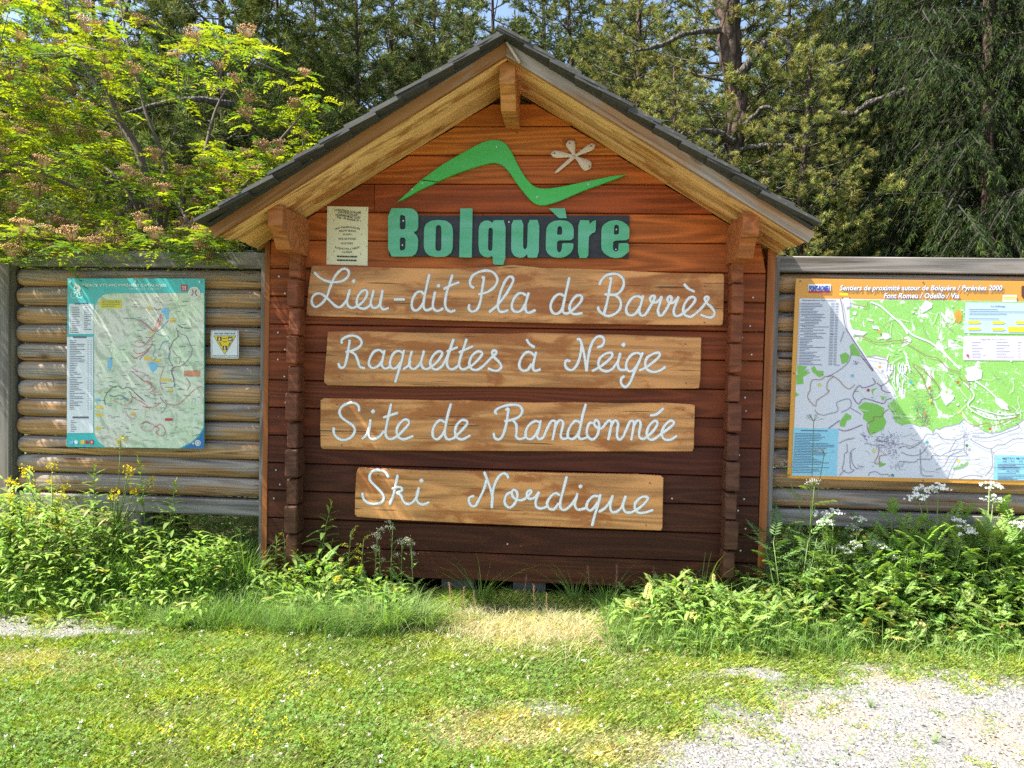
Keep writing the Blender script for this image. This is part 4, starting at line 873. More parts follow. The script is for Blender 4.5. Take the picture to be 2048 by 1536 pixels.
for z, P in (('a', [(1000,560),(1060,560),(1050,610),(1010,600)]), ('a', [(1280,750),(1370,770),(1390,820),(1290,800)]), ('a', [(1430,860),(1540,880),(1550,930),(1470,960),(1440,940),(1360,960),(1360,930),(1420,930)]), ('a', [(1210,650),(1300,680),(1290,700),(1210,680)]), ('b', [(300,500),(380,400),(480,440),(470,500),(330,580)]), ('b', [(600,560),(720,680),(720,720),(680,710),(600,600)]), ('b', [(80,930),(130,910),(180,960),(160,1000),(90,970)]), ('b', [(960,1360),(1060,1340),(1190,1400),(1180,1500),(1100,1536),(980,1500)]), ('b', [(700,960),(760,960),(790,1000),(740,1000),(760,1070),(710,1070),(700,1020)]), ('d', [(900,0),(1130,0),(1120,50),(1010,80),(940,80)]), ('d', [(1310,300),(1400,330),(1480,400),(1500,480),(1400,460),(1320,380)]), ('d', [(560,230),(760,280),(740,330),(640,420),(580,300)]), ('a', [(980,810),(1210,850),(1150,900),(1010,880)]), ('a', [(870,360),(950,360),(970,480),(900,500)])):
    poly(m, OP(z, P)[::-1], R3)
r = random.Random(3)
for i in range(34):
    a = r.uniform(1740, 2040); b = r.uniform(610, 830); disc(m, a, b, r.uniform(1.2, 3.4), R3, 8, r.uniform(1, 2.4))
for i in range(26):
    a = r.uniform(1775, 1815); b = r.uniform(700, 770); line(m, [(a, b), (a+r.uniform(-4, 6), b+8), (a+r.uniform(-8, 12), b+r.uniform(16, 30))], r.uniform(1.2, 2.6), R3)
for P in ([(0, 680), (180, 880), (450, 1000), (640, 1150), (870, 1380)],): line(m, OP('b', P), 3.2, R3)
line(m, OP('a', [(1260, 420), (1400, 480), (1560, 620), (1720, 760), (1786, 880)]), 3.0, R3); line(m, OP('d', [(880, 100), (1000, 220), (1020, 300), (940, 420), (1100, 540), (1300, 600), (1600, 560)]), 2.4, R3); line(m, OP('d', [(1040, 80), (1200, 190), (1330, 310)]), 2.6, R3); line(m, OP('d', [(980, 420), (1150, 480), (1400, 540), (1640, 520)]), 2.2, R3)
poly(m, OP('a', [(370, 165), (692, 165), (690, 262), (370, 262)])[::-1], R1)
rect(m, *O(1480, 320, 'b'), *O(1680, 420, 'b'), R2, 0)
out(m, 'clearing', (.80, .82, .86), rm, .22)
RD = {'brown': ((.36, .19, .12), 1.3, [('c', [(580,25),(700,15),(620,90),(610,200),(640,210),(600,260),(470,350),(450,430),(345,310),(380,200),(385,120),(420,65),(520,65),(580,25)]), ('c', [(700,20),(780,80),(850,160),(920,190),(990,130)]), ('c', [(1450,470),(1400,500),(1350,570),(1250,570),(1240,620),(1160,670),(1170,760),(1200,820)]), ('c', [(1320,980),(1310,1090),(1260,1200),(1320,1210),(1330,1110),(1430,1090)]), ('a', [(1040,460),(1200,490),(1220,420)]), ('a', [(1010,910),(1180,930),(1340,1000),(1560,980),(1786,960)]), ('b', [(0,970),(160,1040),(400,1190),(560,1230),(700,1370),(870,1420)]), ('d', [(320,0),(350,120),(400,230),(460,310),(440,420)]), ('d', [(430,0),(540,160),(550,250)]), ('d', [(820,0),(850,60),(950,90),(960,200)]), ('d', [(1010,710),(1200,660),(1300,690),(1450,640),(1640,560)]), ('d', [(210,640),(270,580),(400,590),(390,640),(280,650)]), ('a', [(1200,1200),(1400,1240),(1500,1260),(1500,1350)]), ('b', [(190,1310),(320,1470),(360,1536)]), ('b', [(210,1310),(360,1400),(480,1536)])]),
 'purple': ((.20, .10, .24), 1.4, [('c', [(1490,320),(1420,340),(1370,390),(1120,320),(1040,400),(970,310),(970,250),(1030,160),(1060,145),(1100,175),(1200,150),(1270,110),(1230,40)]), ('c', [(1290,110),(1350,160),(1350,190),(1400,230),(1480,240)]), ('c', [(1350,150),(1450,80),(1430,0)]), ('a', [(830,380),(860,520),(880,680),(910,800),(960,880),(1100,1100),(1300,1400)]), ('a', [(1110,1180),(1200,1290),(1290,1410)]), ('c', [(630,730),(780,620)]), ('c', [(770,740),(850,765),(960,735),(1090,680)])]),
 'grey': ((.20, .19, .27), 1.1, [('a', [(980,1160),(960,1250),(900,1330),(760,1430),(640,1490)]), ('c', [(450,470),(470,520),(560,550),(640,530),(760,490),(740,380),(870,330),(930,345),(930,440),(810,510)]), ('c', [(930,450),(1080,540)]), ('c', [(770,935),(860,890),(970,870)]), ('c', [(880,940),(885,1050),(850,1080),(840,1190),(820,1290),(900,1340),(980,1300),(930,1270),(930,1060),(1000,1000)]), ('c', [(780,1370),(820,1330),(860,1300)]), ('c', [(940,1060),(950,1190),(1010,1280),(1050,1275)]), ('c', [(1180,1380),(1190,1340),(1270,1320),(1350,1360),(1430,1355),(1470,1390)]), ('c', [(1200,955),(1380,960)]), ('d', [(0,990),(90,975),(150,1005),(300,920),(380,810),(470,820),(520,790),(600,870),(780,885),(900,840)]), ('d', [(0,1180),(220,1190),(270,1150),(430,1150),(460,1100),(560,1110),(620,1080),(740,1030),(880,1010)]), ('d', [(600,1105),(930,1105),(890,1030),(900,880)]), ('d', [(980,880),(1060,930),(1240,1010),(1340,960),(1440,950),(1560,880),(1700,870)]), ('d', [(1000,840),(1200,860),(1450,790),(1620,730),(1640,690),(1600,660)]), ('d', [(680,1060),(780,890)]), ('d', [(800,1130),(730,1250),(690,1340),(665,1420)]), ('d', [(470,1070),(560,1110)]), ('d', [(290,1010),(300,1250),(320,1370),(470,1380)]), ('d', [(1260,1010),(1280,1240),(1180,1380)]), ('d', [(820,1420),(980,1370),(1150,1390)]), ('d', [(30,1050),(150,1100),(300,1080),(400,960)]), ('a', [(830,990),(880,840)]), ('d', [(500,1300),(620,1240),(700,1100),(860,1040)])])}
for k, (c, w, ls) in RD.items():
    m = MB()
    for z, P in ls: line(m, OP(z, P), w, R4, 3)
    out(m, 'path_line', c, rm, .22)
m = MB(); r = random.Random(8)   # buildings of the villages
for cx, cy, sx, sy, nn in ((1775, 880, 24, 14, 190), (1838, 815, 12, 22, 120), (1850, 838, 12, 14, 70), (1728, 872, 7, 9, 40), (1930, 870, 8, 8, 45), (1795, 930, 18, 10, 60), (1785, 905, 12, 10, 60), (1712, 725, 6, 6, 22), (1860, 790, 8, 10, 40), (1925, 855, 5, 10, 20), (1770, 895, 26, 16, 80)):
    for i in range(nn):
        a = r.gauss(cx, sx*.6); b = r.gauss(cy, sy*.6); w = r.uniform(.6, 2.0); rect(m, a, b, a+w, b+r.uniform(.5, 1.3), R4-.0005)
out(m, 'village_blocks', (.13, .12, .24), rm, .22)
for z, P, c in (('a', [(1000,1475)], (.12,.5,.66)), ('c', [(510,135),(1248,1038)], (.68,.64,.05)), ('c', [(1172,208)], (.42,.03,.07)), ('c', [(1505,1370)], (.05,.30,.22)), ('d', [(165,98)], (.05,.42,.62)), ('d', [(387,920)], (.05,.36,.46)), ('d', [(417,175),(808,100),(1245,735)], (.50,.13,.04)), ('d', [(352,518)], (.66,.20,.16)), ('d', [(928,965)], (.04,.24,.10)), ('d', [(820,1170),(425,345)], (.66,.62,.05)), ('a', [(1385,840),(1390,1350)], (.8,.35,.06)), ('b', [(983,1187)], (.50,.08,.08))):
    m = MB()
    for q_ in P: disc(m, *O(*q_, z), 3.0, R4-.001, 12)
    out(m, 'route_marker', c, rm, .22)
# info boxes
m = MB(); poly(m, OP('c', [(150, 722), (765, 735), (740, 1378), (128, 1365)])[::-1], R2); poly(m, OP('d', [(1310, 1095), (1800, 1102), (2270, 1110), (2270, 1440), (1290, 1435)])[::-1], R2); out(m, 'text_box', (.28, .62, .78), rm, .22)
m = MB(); poly(m, OP('b', [(950, 428), (2300, 440), (2300, 885), (930, 865)])[::-1], R3); out(m, 'text_box', (.52, .70, .80), rm, .22)
m = MB(); poly(m, OP('b', [(925, 908), (2300, 915), (2300, 1262), (915, 1252)])[::-1], R3); out(m, 'legend_panel', (.76, .72, .82), rm, .22)
m = MB()
for a0, b0 in ((985, 690), (1330, 695), (1670, 695), (985, 785), (1330, 790)):
    poly(m, OP('b', [(a0, b0), (a0+150, b0), (a0+195, b0+20), (a0+150, b0+40), (a0, b0+38)])[::-1], R4)
poly(m, OP('b', [(1560, 775), (2000, 775), (2000, 855), (1560, 850)])[::-1], R4); poly(m, OP('a', [(812, 292), (935, 292), (935, 330), (812, 325)])[::-1], R3); rect(m, *O(1490, 345, 'b'), *O(1670, 375, 'b'), R3); out(m, 'arrow_label', (.80, .72, .03), rm, .22)
m = MB(); r = random.Random(12)
for i in range(40):
    yy = 437+i*22.5; x0 = 270+(60 if i in (9, 12, 15, 19, 21) else 0)
    a, b = O(x0-i*1.0, yy, 'a'); rect(m, a, b, a+r.uniform(24, 52) if i not in (25, 26, 29, 30) else a+r.uniform(10, 20), b+1.1, R2, 0); a2, _ = O(690-i*.9, yy, 'a'); rect(m, a2, b, a2+8, b+1.0, R2); a3, _ = O(760-i*.9, yy, 'a'); rect(m, a3, b, a3+6, b+1.0, R2); a4, _ = O(248-i*1.0, yy, 'a'); rect(m, a4, b, a4+1.8, b+1.0, R2)
for i in range(25): a, b = O(170-i*1.6, 795+i*22, 'c'); rect(m, a, b, a+r.uniform(30, 82), b+1.1, R3, 1.0)
a, b = O(250, 750, 'c'); rect(m, a, b, a+54, b+1.8, R3, 1.2)
text(m, 'Nomenclature des sentiers', (*O(285, 385, 'a'), *O(760, 408, 'a')), R2, .012)
text(m, 'Le balisage', (*O(1315, 468, 'b'), *O(1520, 492, 'b')), R4, .015)
text(m, 'Légende de la carte', (*O(1160, 940, 'b'), *O(1510, 962, 'b')), R4, .0)
for i, w in enumerate((410, 800, 540, 0, 430)):
    if w: a, b = O(1000, 525+i*33, 'b'); rect(m, a, b, a+w/7.144, b+1.1, R4, .3)
for i in range(6):
    for x0, w in ((1040, 200), (1390, 260), (1700, 60)): a, b = O(x0, 995+i*42, 'b'); rect(m, a, b, a+w*r.uniform(.4, 1)/7.144, b+1.0, R4)
text(m, 'METEO MONTAGNE', (*O(1415, 1125, 'd'), *O(1905, 1150, 'd')), R3, .01); text(m, '08 - 92 - 68 - 02 - 66', (*O(1415, 1168, 'd'), *O(1905, 1190, 'd')), R3, .0)
text(m, 'SECOURS', (*O(1470, 1300, 'd'), *O(1640, 1325, 'd')), R3, .01)
for i, yy in enumerate((1215, 1235, 1255, 1265, 1338, 1362, 1385, 1400, 1420)): a, b = O(1345, yy, 'd'); rect(m, a, b, a+r.uniform(30, 70), b+1.3, R3)
text(m, 'EGAT', (*O(1125, 928, 'c'), *O(1215, 948, 'c')), R4, .0); text(m, 'ODEILLO', (*O(1285, 892, 'c'), *O(1450, 915, 'c')), R4, .0); text(m, 'FONT ROMEU', (*O(1500, 578, 'c'), *O(1610, 598, 'c')), R4, .0); text(m, 'BOLQUÈRE', (*O(1010, 785, 'd'), *O(1170, 805, 'd')), R4, .0)
for i in range(42):
    a = r.uniform(1600, 2040); b = r.uniform(640, 950); rect(m, a, b, a+r.uniform(3, 9), b+.8, R4)
out(m, 'small_print', (.10, .14, .26), rm, .3)
# finer content: piste network, paths in the white plain, forest tracks
m = MB(); r = random.Random(21)
for i in range(60):
    a = r.uniform(1700, 2040); b = r.uniform(605, 835); q = [(a, b)]; d = r.uniform(-.5, 1.6)
    for k_ in range(r.randint(2, 5)): d += r.uniform(-.6, .6); a += 9*math.cos(d); b += 9*math.sin(d); q.append((a, b))
    if all(p_[1] < 845 and not (1925 < p_[0] and p_[1] < 730) for p_ in q): line(m, q, r.uniform(.5, 1.3), R3-.0004, 2)
out(m, 'clearing', (.72, .80, .66), rm, .22)
m = MB()
for i in range(46):
    a = r.uniform(1600, 2030); b = r.uniform(868, 945); q = [(a, b)]; d = r.uniform(-.6, .6)
    if a < 1680: continue
    for k_ in range(r.randint(2, 6)): d += r.uniform(-.8, .8); a += 8*math.cos(d); b += 5*math.sin(d); q.append((a, min(950, b)))
    line(m, q, .6, R4-.0003, 2)
for i in range(30):
    a = r.uniform(1720, 2040); b = r.uniform(620, 840); q = [(a, b)]; d = r.uniform(0, 1.2)
    for k_ in range(4): d += r.uniform(-.7, .7); a += 8*math.cos(d); b += 8*math.sin(d); q.append((a, b))
    if all(p_[1] < 850 and not (1925 < p_[0] and p_[1] < 730) for p_ in q): line(m, q, .7, R4-.0002, 2)
tag(m.build('small_print', fmat((.34, .27, .25)), rm), kind='stuff')
# title: white letters with a blue shadow edge
m = MB(); T1 = (*O(815, 186, 'a'), *O(1470, 238, 'b')); T2 = (*O(1445, 298, 'a'), *O(855, 350, 'b'))
T1 = (T1[0], 570, T1[2], 580.5); T2 = (T2[0], 585.5, T2[2], 596.5)
for dx, dy, yy, mm in ((1.1, .9, R2, 0),): text(m, 'Sentiers de proximité autour de Bolquère / Pyrénées 2000', (T1[0]+dx, T1[1]+dy, T1[2]+dx, T1[3]+dy), yy, .03, .22); text(m, 'Font Romeu / Odeillo / Via', (T2[0]+dx, T2[1]+dy, T2[2]+dx, T2[3]+dy), yy, .03, .22)
out(m, 'lettering_shadow', (.05, .10, .35), rm, .3)
m = MB(); text(m, 'Sentiers de proximité autour de Bolquère / Pyrénées 2000', T1, R3, .018, .22); text(m, 'Font Romeu / Odeillo / Via', T2, R3, .018, .22); out(m, 'lettering', (.85, .85, .85), rm, .3)
m = MB(); text(m, 'FONT-ROMEU', (1618.5, 571.5, 1660, 581.5), R3, .06); out(m, 'logo_lettering', (.03, .08, .38), rm, .3)
m = MB(); poly(m, [(1617.5, 582.3), (1661, 582.3), (1660.5, 585.6), (1617.5, 585.6)][::-1], R2); out(m, 'logo_bar', (.60, .02, .05), rm, .3)
m = MB(); poly(m, OP('b', [(790, 590), (845, 520), (900, 590), (895, 690), (850, 720), (790, 680)])[::-1], R3); out(m, 'tree_emblem', (.78, .34, .05), rm, .25)
m = MB()
for P in ([(815, 690), (815, 600), (840, 590), (840, 690)], [(860, 690), (860, 600), (885, 670), (885, 600)], [(830, 640), (820, 720)]): line(m, OP('b', P), .7, R4, 1)
out(m, 'tree_emblem', (.34, .5, .08), rm, .25)
m = MB(); poly(m, OP('b', [(1765, 190), (1900, 192), (1900, 360), (1775, 370), (1752, 340), (1752, 205)])[::-1], R2); out(m, 'badge', (.10, .045, .03), rm, .3)
screws([(1600.5, 562.5), (1846, 564.5), (1587.5, 746.5), (1578.5, 950), (1846, 961)], RB_, rm, SCR2)

# ------------------------------------------------------------------ vegetation templates
def needle_tuft(n, ln, w, cone, seed, stem=0.05):
    r = np.random.default_rng(seed); V = []; T = []; C = []
    for i in range(n):
        a = r.uniform(0, 2*np.pi); c = cone*np.sqrt(r.uniform(0.05, 1)); d = np.array([np.sin(c)*np.cos(a), np.sin(c)*np.sin(a), np.cos(c)])
        b = np.array([0, 0, r.uniform(-stem, stem)]); s = np.cross(d, r.normal(size=3)); s /= np.linalg.norm(s)
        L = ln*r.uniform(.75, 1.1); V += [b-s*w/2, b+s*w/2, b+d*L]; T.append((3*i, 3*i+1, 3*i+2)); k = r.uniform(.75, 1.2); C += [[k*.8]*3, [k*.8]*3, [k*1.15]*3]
    return np.array(V), np.array(T), np.array(C)
def leaflet(V, T, base, d, nrm, L, w, fold=0.15):
    d = np.array(d)/np.linalg.norm(d); s = np.cross(nrm, d); s /= (np.linalg.norm(s)+1e-9); nn = np.cross(d, s); b = len(V); base = np.array(base)
    V += [base, base+d*L*.45+s*w/2+nn*w*fold, base+d*L-nn*L*.12, base+d*L*.45-s*w/2+nn*w*fold]; T += [(b, b+1, b+2), (b, b+2, b+3)]
def pinnate(np_, L, ll, lw, seed, droop=.25, ang=1.05, taper=True):
    r = np.random.default_rng(seed); V = []; T = []
    P = lambda t: np.array([0, 0, 0])+np.array([L*t, 0, L*(.25*t-droop*2*t*t)])
    for i in range(np_):
        t = .22+.72*i/(np_-1); k = (math.sin(math.pi*(.25+.62*t)) if taper else 1)
        for s in (-1, 1):
            a = ang+r.uniform(-.12, .12); leaflet(V, T, P(t), (math.cos(a), s*math.sin(a), r.uniform(-.25, .1)), (0, 0, 1), ll*k*r.uniform(.85, 1.1), lw*r.uniform(.85, 1.1))
    leaflet(V, T, P(.95), (1, 0, -.3), (0, 0, 1), ll*.9, lw)
    b = len(V); V += [P(0)+np.array([0, .0012, 0]), P(0)-np.array([0, .0012, 0]), P(1)]; T.append((b, b+1, b+2))
    return np.array(V), np.array(T)
def lance(L, w, n=4, bend=.3, fold=.2):
    V = []; T = []
    for i in range(n+1):
        t = i/n; x = L*t; z = -bend*L*t*t; ww = w/2*math.sin(math.pi*min(1, t*.93+.07))**.8
        if i == n: V.append((x, 0, z))
        else: V += [(x, -ww, z+ww*fold), (x, 0, z), (x, ww, z+ww*fold)]
    for i in range(n-1):
        a = 3*i; T += [(a, a+3, a+4), (a, a+4, a+1), (a+1, a+4, a+5), (a+1, a+5, a+2)]
    a = 3*(n-1); T += [(a, a+3, a+1), (a+1, a+3, a+2)]
    return np.array(V, float), np.array(T)
def orient(D, up=None):
    """frames whose local x runs along D, z roughly up"""
    D = D/np.linalg.norm(D, axis=1, keepdims=True); upv = np.tile(np.array([[0, 0, 1.0]]), (len(D), 1)) if up is None else up
    Y = np.cross(upv, D); Y /= (np.linalg.norm(Y, axis=1, keepdims=True)+1e-9); Z = np.cross(D, Y); return np.stack([D, Y, Z], 2)
def tint(n, base, var=.18, hue=.08):
    b = np.array(base)[None]*(1+rng.uniform(-var, var, (n, 1))); return b*(1+rng.uniform(-hue, hue, (n, 3)))

# ------------------------------------------------------------------ conifers
def conifer(seed, H, z0, nl, L, kind, green, tips, nneed, nlen, nw, step=.12, rad=.14):
    R = np.random.default_rng(seed); tm = MB(); bm = MB()
    bend = lambda z: np.array([.12*math.sin(z*.5+seed), .12*math.cos(z*.4+seed*2), 0])*min(1, z/3)
    tm.tube([tuple(bend(z)+np.array([0, 0, z])) for z in np.linspace(-.2, H, 14)], list(np.linspace(rad, .02, 14)), 9)
    P = []; D = []; B = []; BR = []
    for i in range(nl):
        u = ((i+R.uniform(0, 1))/nl); z = z0+(H*.98-z0)*u; az = i*2.4+R.uniform(-.5, .5); ln = L*(1-u*.93)**.7*R.uniform(.65, 1.1)*(1 if u > .08 else .8)
        d = np.array([math.cos(az), math.sin(az), 0]); side = np.array([-d[1], d[0], 0])
        if kind == 'pine': rise, cur = R.uniform(-.1, .35), R.uniform(.1, .35)
        else: rise, cur = R.uniform(-.35, .05), R.uniform(-.1, .25)
        wob = R.uniform(-.2, .2); f = lambda t: bend(z)+np.array([0, 0, z])+d*ln*t+side*ln*wob*t*t+np.array([0, 0, ln*(rise*t+cur*t*t)])
        q_ = 1 if kind == 'pine' else .55; bm.tube([tuple(f(t)) for t in (0, .3, .6, .85, 1)], [q_*(.008+.009*ln), q_*(.007+.006*ln), q_*(.008+.002*ln), q_*.006, .002], 5)
        lb = R.uniform(.7, 1.3); ns = max(4, int(ln*(7 if kind == 'pine' else 10)))
        for j in range(ns):
            t0_ = .22 if kind == 'pine' else .04; t = t0_+(1-t0_)*(j+R.uniform(0, 1))/ns; s = 1 if j % 2 else -1; b = f(t); sl = ln*(.42-.25*t)*R.uniform(.6, 1.15)+.12; bri = lb*R.uniform(.6, 1.4)
            a = R.uniform(.5, 1.0); dd = d*math.cos(a)+side*s*math.sin(a); 
            if kind == 'pine': dz = R.uniform(-.25, .5); g = lambda q: b+dd*sl*q+np.array([0, 0, sl*(dz*q+.15*q*q)])
            else: dz = R.uniform(-1.1, -.3); g = lambda q: b+dd*sl*q*.8+np.array([0, 0, sl*(dz*q-.5*q*q)])
            if j % 2 == 0 or sl > .4: bm.tube([tuple(g(0)), tuple(g(.5)), tuple(g(1))], [.008, .005, .002], 3)
            k = max(2, int(sl/step))
            for q in range(k):
                qq = (.42+.58*((q+R.uniform(0, 1))/k)**.6 if kind == 'pine' else .05+.95*(q+R.uniform(0, 1))/k); p = g(qq); tn = g(min(1, qq+.1))-g(qq-.1)
                tn = tn/np.linalg.norm(tn)+R.normal(size=3)*(.45 if kind == 'pine' else .25)+(np.array([0, 0, .35]) if kind == 'pine' else np.array([0, 0, -.25]))
                P.append(p+R.normal(size=3)*.02); D.append(tn); B.append(1.0 if qq > .8 else 0.0); BR.append(bri)
    P = np.array(P); D = np.array(D); B = np.array(B); n = len(P)
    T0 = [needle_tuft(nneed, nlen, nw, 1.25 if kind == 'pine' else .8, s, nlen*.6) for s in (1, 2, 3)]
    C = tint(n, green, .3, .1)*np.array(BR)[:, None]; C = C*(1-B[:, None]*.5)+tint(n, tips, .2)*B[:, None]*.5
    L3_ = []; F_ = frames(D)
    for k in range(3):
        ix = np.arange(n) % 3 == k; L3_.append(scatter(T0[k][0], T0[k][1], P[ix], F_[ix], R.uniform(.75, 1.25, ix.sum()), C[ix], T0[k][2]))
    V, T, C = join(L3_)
    return [('trunk', tm.mesh('trunk', M['bark'], True)), ('branches', bm.mesh('branches', M['twig'] if kind == 'pine' else M['darktwig'], True)), ('foliage', fast('foliage', V, T, M['needle'], C))], P
PG = (.085, .120, .038); PT = (.24, .25, .07)
VAR = {}
VAR['p1'] = conifer(1, 9.5, .9, 92, 2.5, 'pine', PG, PT, 15, .15, .020, .085, .11)[0]
VAR['p2'] = conifer(2, 10.5, 1.1, 92, 2.7, 'pine', (.080, .110, .040), PT, 15, .15, .020, .09, .12)[0]
VAR['p3'] = conifer(3, 9, .8, 86, 2.4, 'pine', (.10, .13, .05), (.26, .25, .09), 15, .15, .020, .085, .1)[0]
VAR['near'] = conifer(14, 9, 1.7, 120, 2.2, 'pine', (.16, .20, .055), (.48, .42, .13), 22, .062, .0085, .040, .19)[0]
VAR['sp'] = conifer(5, 12, .4, 160, 2.3, 'spruce', (.038, .060, .020), (.10, .14, .03), 13, .065, .0095, .040, .10)[0]
def instance(parts, name, label, cat, group, loc, rz=0, s=1.0, tilt=0):
    t = thing(name, label, cat, group, loc); t.rotation_euler = (tilt, tilt*.6, rz); t.scale = (s, s, s)
    for nm, me in parts:
        o = put(nm, me, t)
        if nm in ('foliage', 'branches', 'leaves', 'flowers', 'seeds', 'blades'): o['kind'] = 'stuff'
    return t
TREES = [
 ('near', 1468, 5.2, 1.00, 0.6, 'gnarled sunlit pine with pale grey trunk just right of the kiosk roof'),
 ('near', 1345, 3.3, .56, 2.2, 'bushy low pine with pale shoots just above the right roof slope, before the old trunk'),
 ('near', 1600, 3.7, .60, 5.0, 'bushy pine with pale shoots right of the old trunk, above the right eave'),
 ('near', 1250, 6.4, .88, 3.9, 'bushy sunlit pine directly above the right roof slope, left of the gnarled trunk'),
 ('sp', 1985, 3.6, 1.0, 1.2, 'large dark drooping spruce behind the right end of the trail map'),
 ('sp', 1745, 6.4, .95, 3.1, 'dark spruce with hanging twigs behind the left part of the right fence'),
 ('p1', 455, 6.0, 1.0, .4, 'pine with thick dark trunk rising between the flowering tree and the roof'),
 ('p2', 783, 8.6, .95, 2.0, 'pine with dark trunk above the middle of the left roof slope'),
 ('p3', 200, 6.5, .95, 4.2, 'pine standing close behind the flowering tree crown'),
 ('p1', 985, 9.6, 1.0, 1.6, 'pine standing straight behind the roof peak'),
 ('p2', -120, 7.5, .9, 5.2, 'pine at the far left picture edge behind the flowering tree'),
 ('p3', 610, 9.8, 1.05, .9, 'pine seen above the lower end of the left roof slope'),
 ('p2', 1130, 9.0, .9, 3.3, 'dense pine just right of the roof peak'),
 ('p1', 1610, 9.8, .95, 2.7, 'pine between the gnarled pine and the dark spruce'),
 ('p3', 1880, 9.2, 1.1, 1.1, 'pale green pine showing through behind the drooping spruces'),
 ('p1', 2230, 7.6, 1.0, .3, 'pine beyond the right picture edge behind the dark spruce'),
 ('p2', 60, 11.5, 1.1, 2.2, 'tall pine in the second row at the upper left corner'),
 ('p1', 330, 12.5, 1.1, 3.5, 'tall second-row pine left of the thick dark trunk'),
 ('p3', 540, 14.5, 1.35, 5.5, 'tall distant pine right of the thick dark trunk'),
 ('p2', 720, 13.5, 1.15, 1.3, 'distant pine left of the trunk above the left roof slope'),
 ('p1', 880, 15.0, 1.3, 4.4, 'distant pine filling the gap left of the roof peak'),
 ('p2', 1080, 15.5, 1.25, 2.9, 'distant pine behind the dense one right of the peak'),
 ('p1', 1255, 13.5, 1.2, 5.0, 'distant pine behind the bushy sunlit pine'),
 ('p3', 1660, 15.0, 1.3, 2.5, 'distant pine right of the strip of blue sky'),
 ('p2', 1830, 14.0, 1.25, .2, 'distant tall pine above the right fence'),
 ('p1', 2060, 13.0, 1.25, 3.8, 'distant tall pine at the upper right corner'),
 ('p1', -60, 16.0, 1.4, .7, 'distant tall pine outside the upper left corner'),
 ('sp', 2170, 5.2, 1.0, 2.1, 'dark spruce beyond the right edge, second behind the map'),
 ('sp', 1850, 5.0, .9, 4.6, 'dark spruce between the two others behind the trail map'),
 ('p2', 1380, 9.2, .85, 1.4, 'pine with its top under the strip of blue sky'),
 ('p3', 860, 7.8, .9, 5.9, 'pine just left of the roof peak'),
 ('p1', 700, 7.0, .85, 3.0, 'pine right of the flowering tree, over the left roof slope'),
 ('p2', 330, 8.2, .95, .9, 'pine in the gap at the top of the flowering tree'),
 ('p3', 1210, 8.6, .95, 2.2, 'pine behind the left side of the bushy sunlit pine'),
 ('p1', 560, 7.6, .9, 1.8, 'pine whose boughs touch the right side of the flowering tree'),
 ('p2', 1560, 7.2, .8, 5.1, 'pine right beside the gnarled trunk'),
 ('p3', 1400, 17.0, 1.0, 1.9, 'small distant pine below the strip of blue sky'),
]
for v, px, y, s, rz, lab in TREES:
    p = W(px, 500, y); instance(VAR[v], 'spruce_tree' if v == 'sp' else 'pine_tree', lab, 'tree', 'conifers behind the fences', (p[0], y, -.1), rz, s)
# far wood closing the view low down between the trunks
VAR['thicket'] = None
def thicket():
    n = 70000; x = U(-22, 26, n); y = U(12, 21, n); sx_ = 1024+F*((x-CAM[0])+.075*(y-CAM[1]))/(y-CAM[1]); top = (9.5+1.6*np.sin(x*1.3)+np.sin(x*3.1))*y/18; top = np.where(((sx_ > 1370) & (sx_ < 1440)) | ((sx_ > 1525) & (sx_ < 1565)), .36*y, top); z = U(0, 1, n)*top-.1; P = np.stack([x, y, z], 1)
    D = np.stack([rng.normal(size=n)*.7, rng.normal(size=n)*.7, rng.normal(size=n)*.5+.4], 1)
    tv, tt, tc = needle_tuft(7, .42, .05, 1.3, 9, .25); V, T, C = scatter(tv, tt, P, frames(D), U(.7, 1.4, n), tint(n, (.045, .062, .024), .5), tc)
    tag(put('thicket', fast('thicket', V, T, M['needle'], C)), 'dense mass of young conifers far behind the pines', 'undergrowth', kind='stuff')
thicket()
# thick crooked limbs and knobbly old trunk of the sunlit pine
def knobbly(pts, rads, parent, name, y):
    Q = [W(a, b, y+dy) for a, b, dy in pts]; S2 = spline(Q, 5); r = random.Random(int(pts[0][0])); R2 = list(np.interp(np.linspace(0, 1, len(S2)), np.linspace(0, 1, len(rads)), rads)); R2 = [q*r.uniform(.82, 1.2) for q in R2]
    MB().tube([q+np.array([r.uniform(-.012, .012) for _ in range(3)]) for q in S2], R2, 8).build(name, M['greybark'] if name == 'limb' else M['bark'], parent, smooth=True)
og = thing('old_pine_trunk', 'crooked old pine trunk with bare grey snags showing above the lower right roof slope', 'tree trunk')
knobbly([(1478, 520, 0), (1474, 400, 0), (1470, 300, .05), (1478, 220, .1), (1462, 120, .1), (1458, 20, .1), (1462, -80, .1)], [.10, .10, .09, .10, .12, .15, .15], og, 'trunk', 4.1)
knobbly([(1476, 300, 0), (1540, 290, -.1), (1600, 300, -.2)], [.045, .03, .012], og, 'limb', 4.1); knobbly([(1470, 285, 0), (1420, 262, -.15), (1375, 270, -.3), (1350, 262, -.3)], [.045, .035, .02, .01], og, 'limb', 4.1)
knobbly([(1480, 150, 0), (1540, 80, -.1), (1572, 90, -.1), (1580, 140, -.1), (1583, 175, -.1)], [.05, .04, .04, .03, .015], og, 'limb', 4.1)
knobbly([(1620, 225, 0), (1700, 228, -.1), (1745, 205, -.2), (1800, 185, -.2), (1860, 150, 0)], [.03, .04, .045, .05, .04], og, 'limb', 4.4); knobbly([(1440, 60, 0), (1380, 65, -.1), (1310, 95, -.2), (1270, 100, -.3)], [.05, .03, .025, .012], og, 'limb', 4.1)
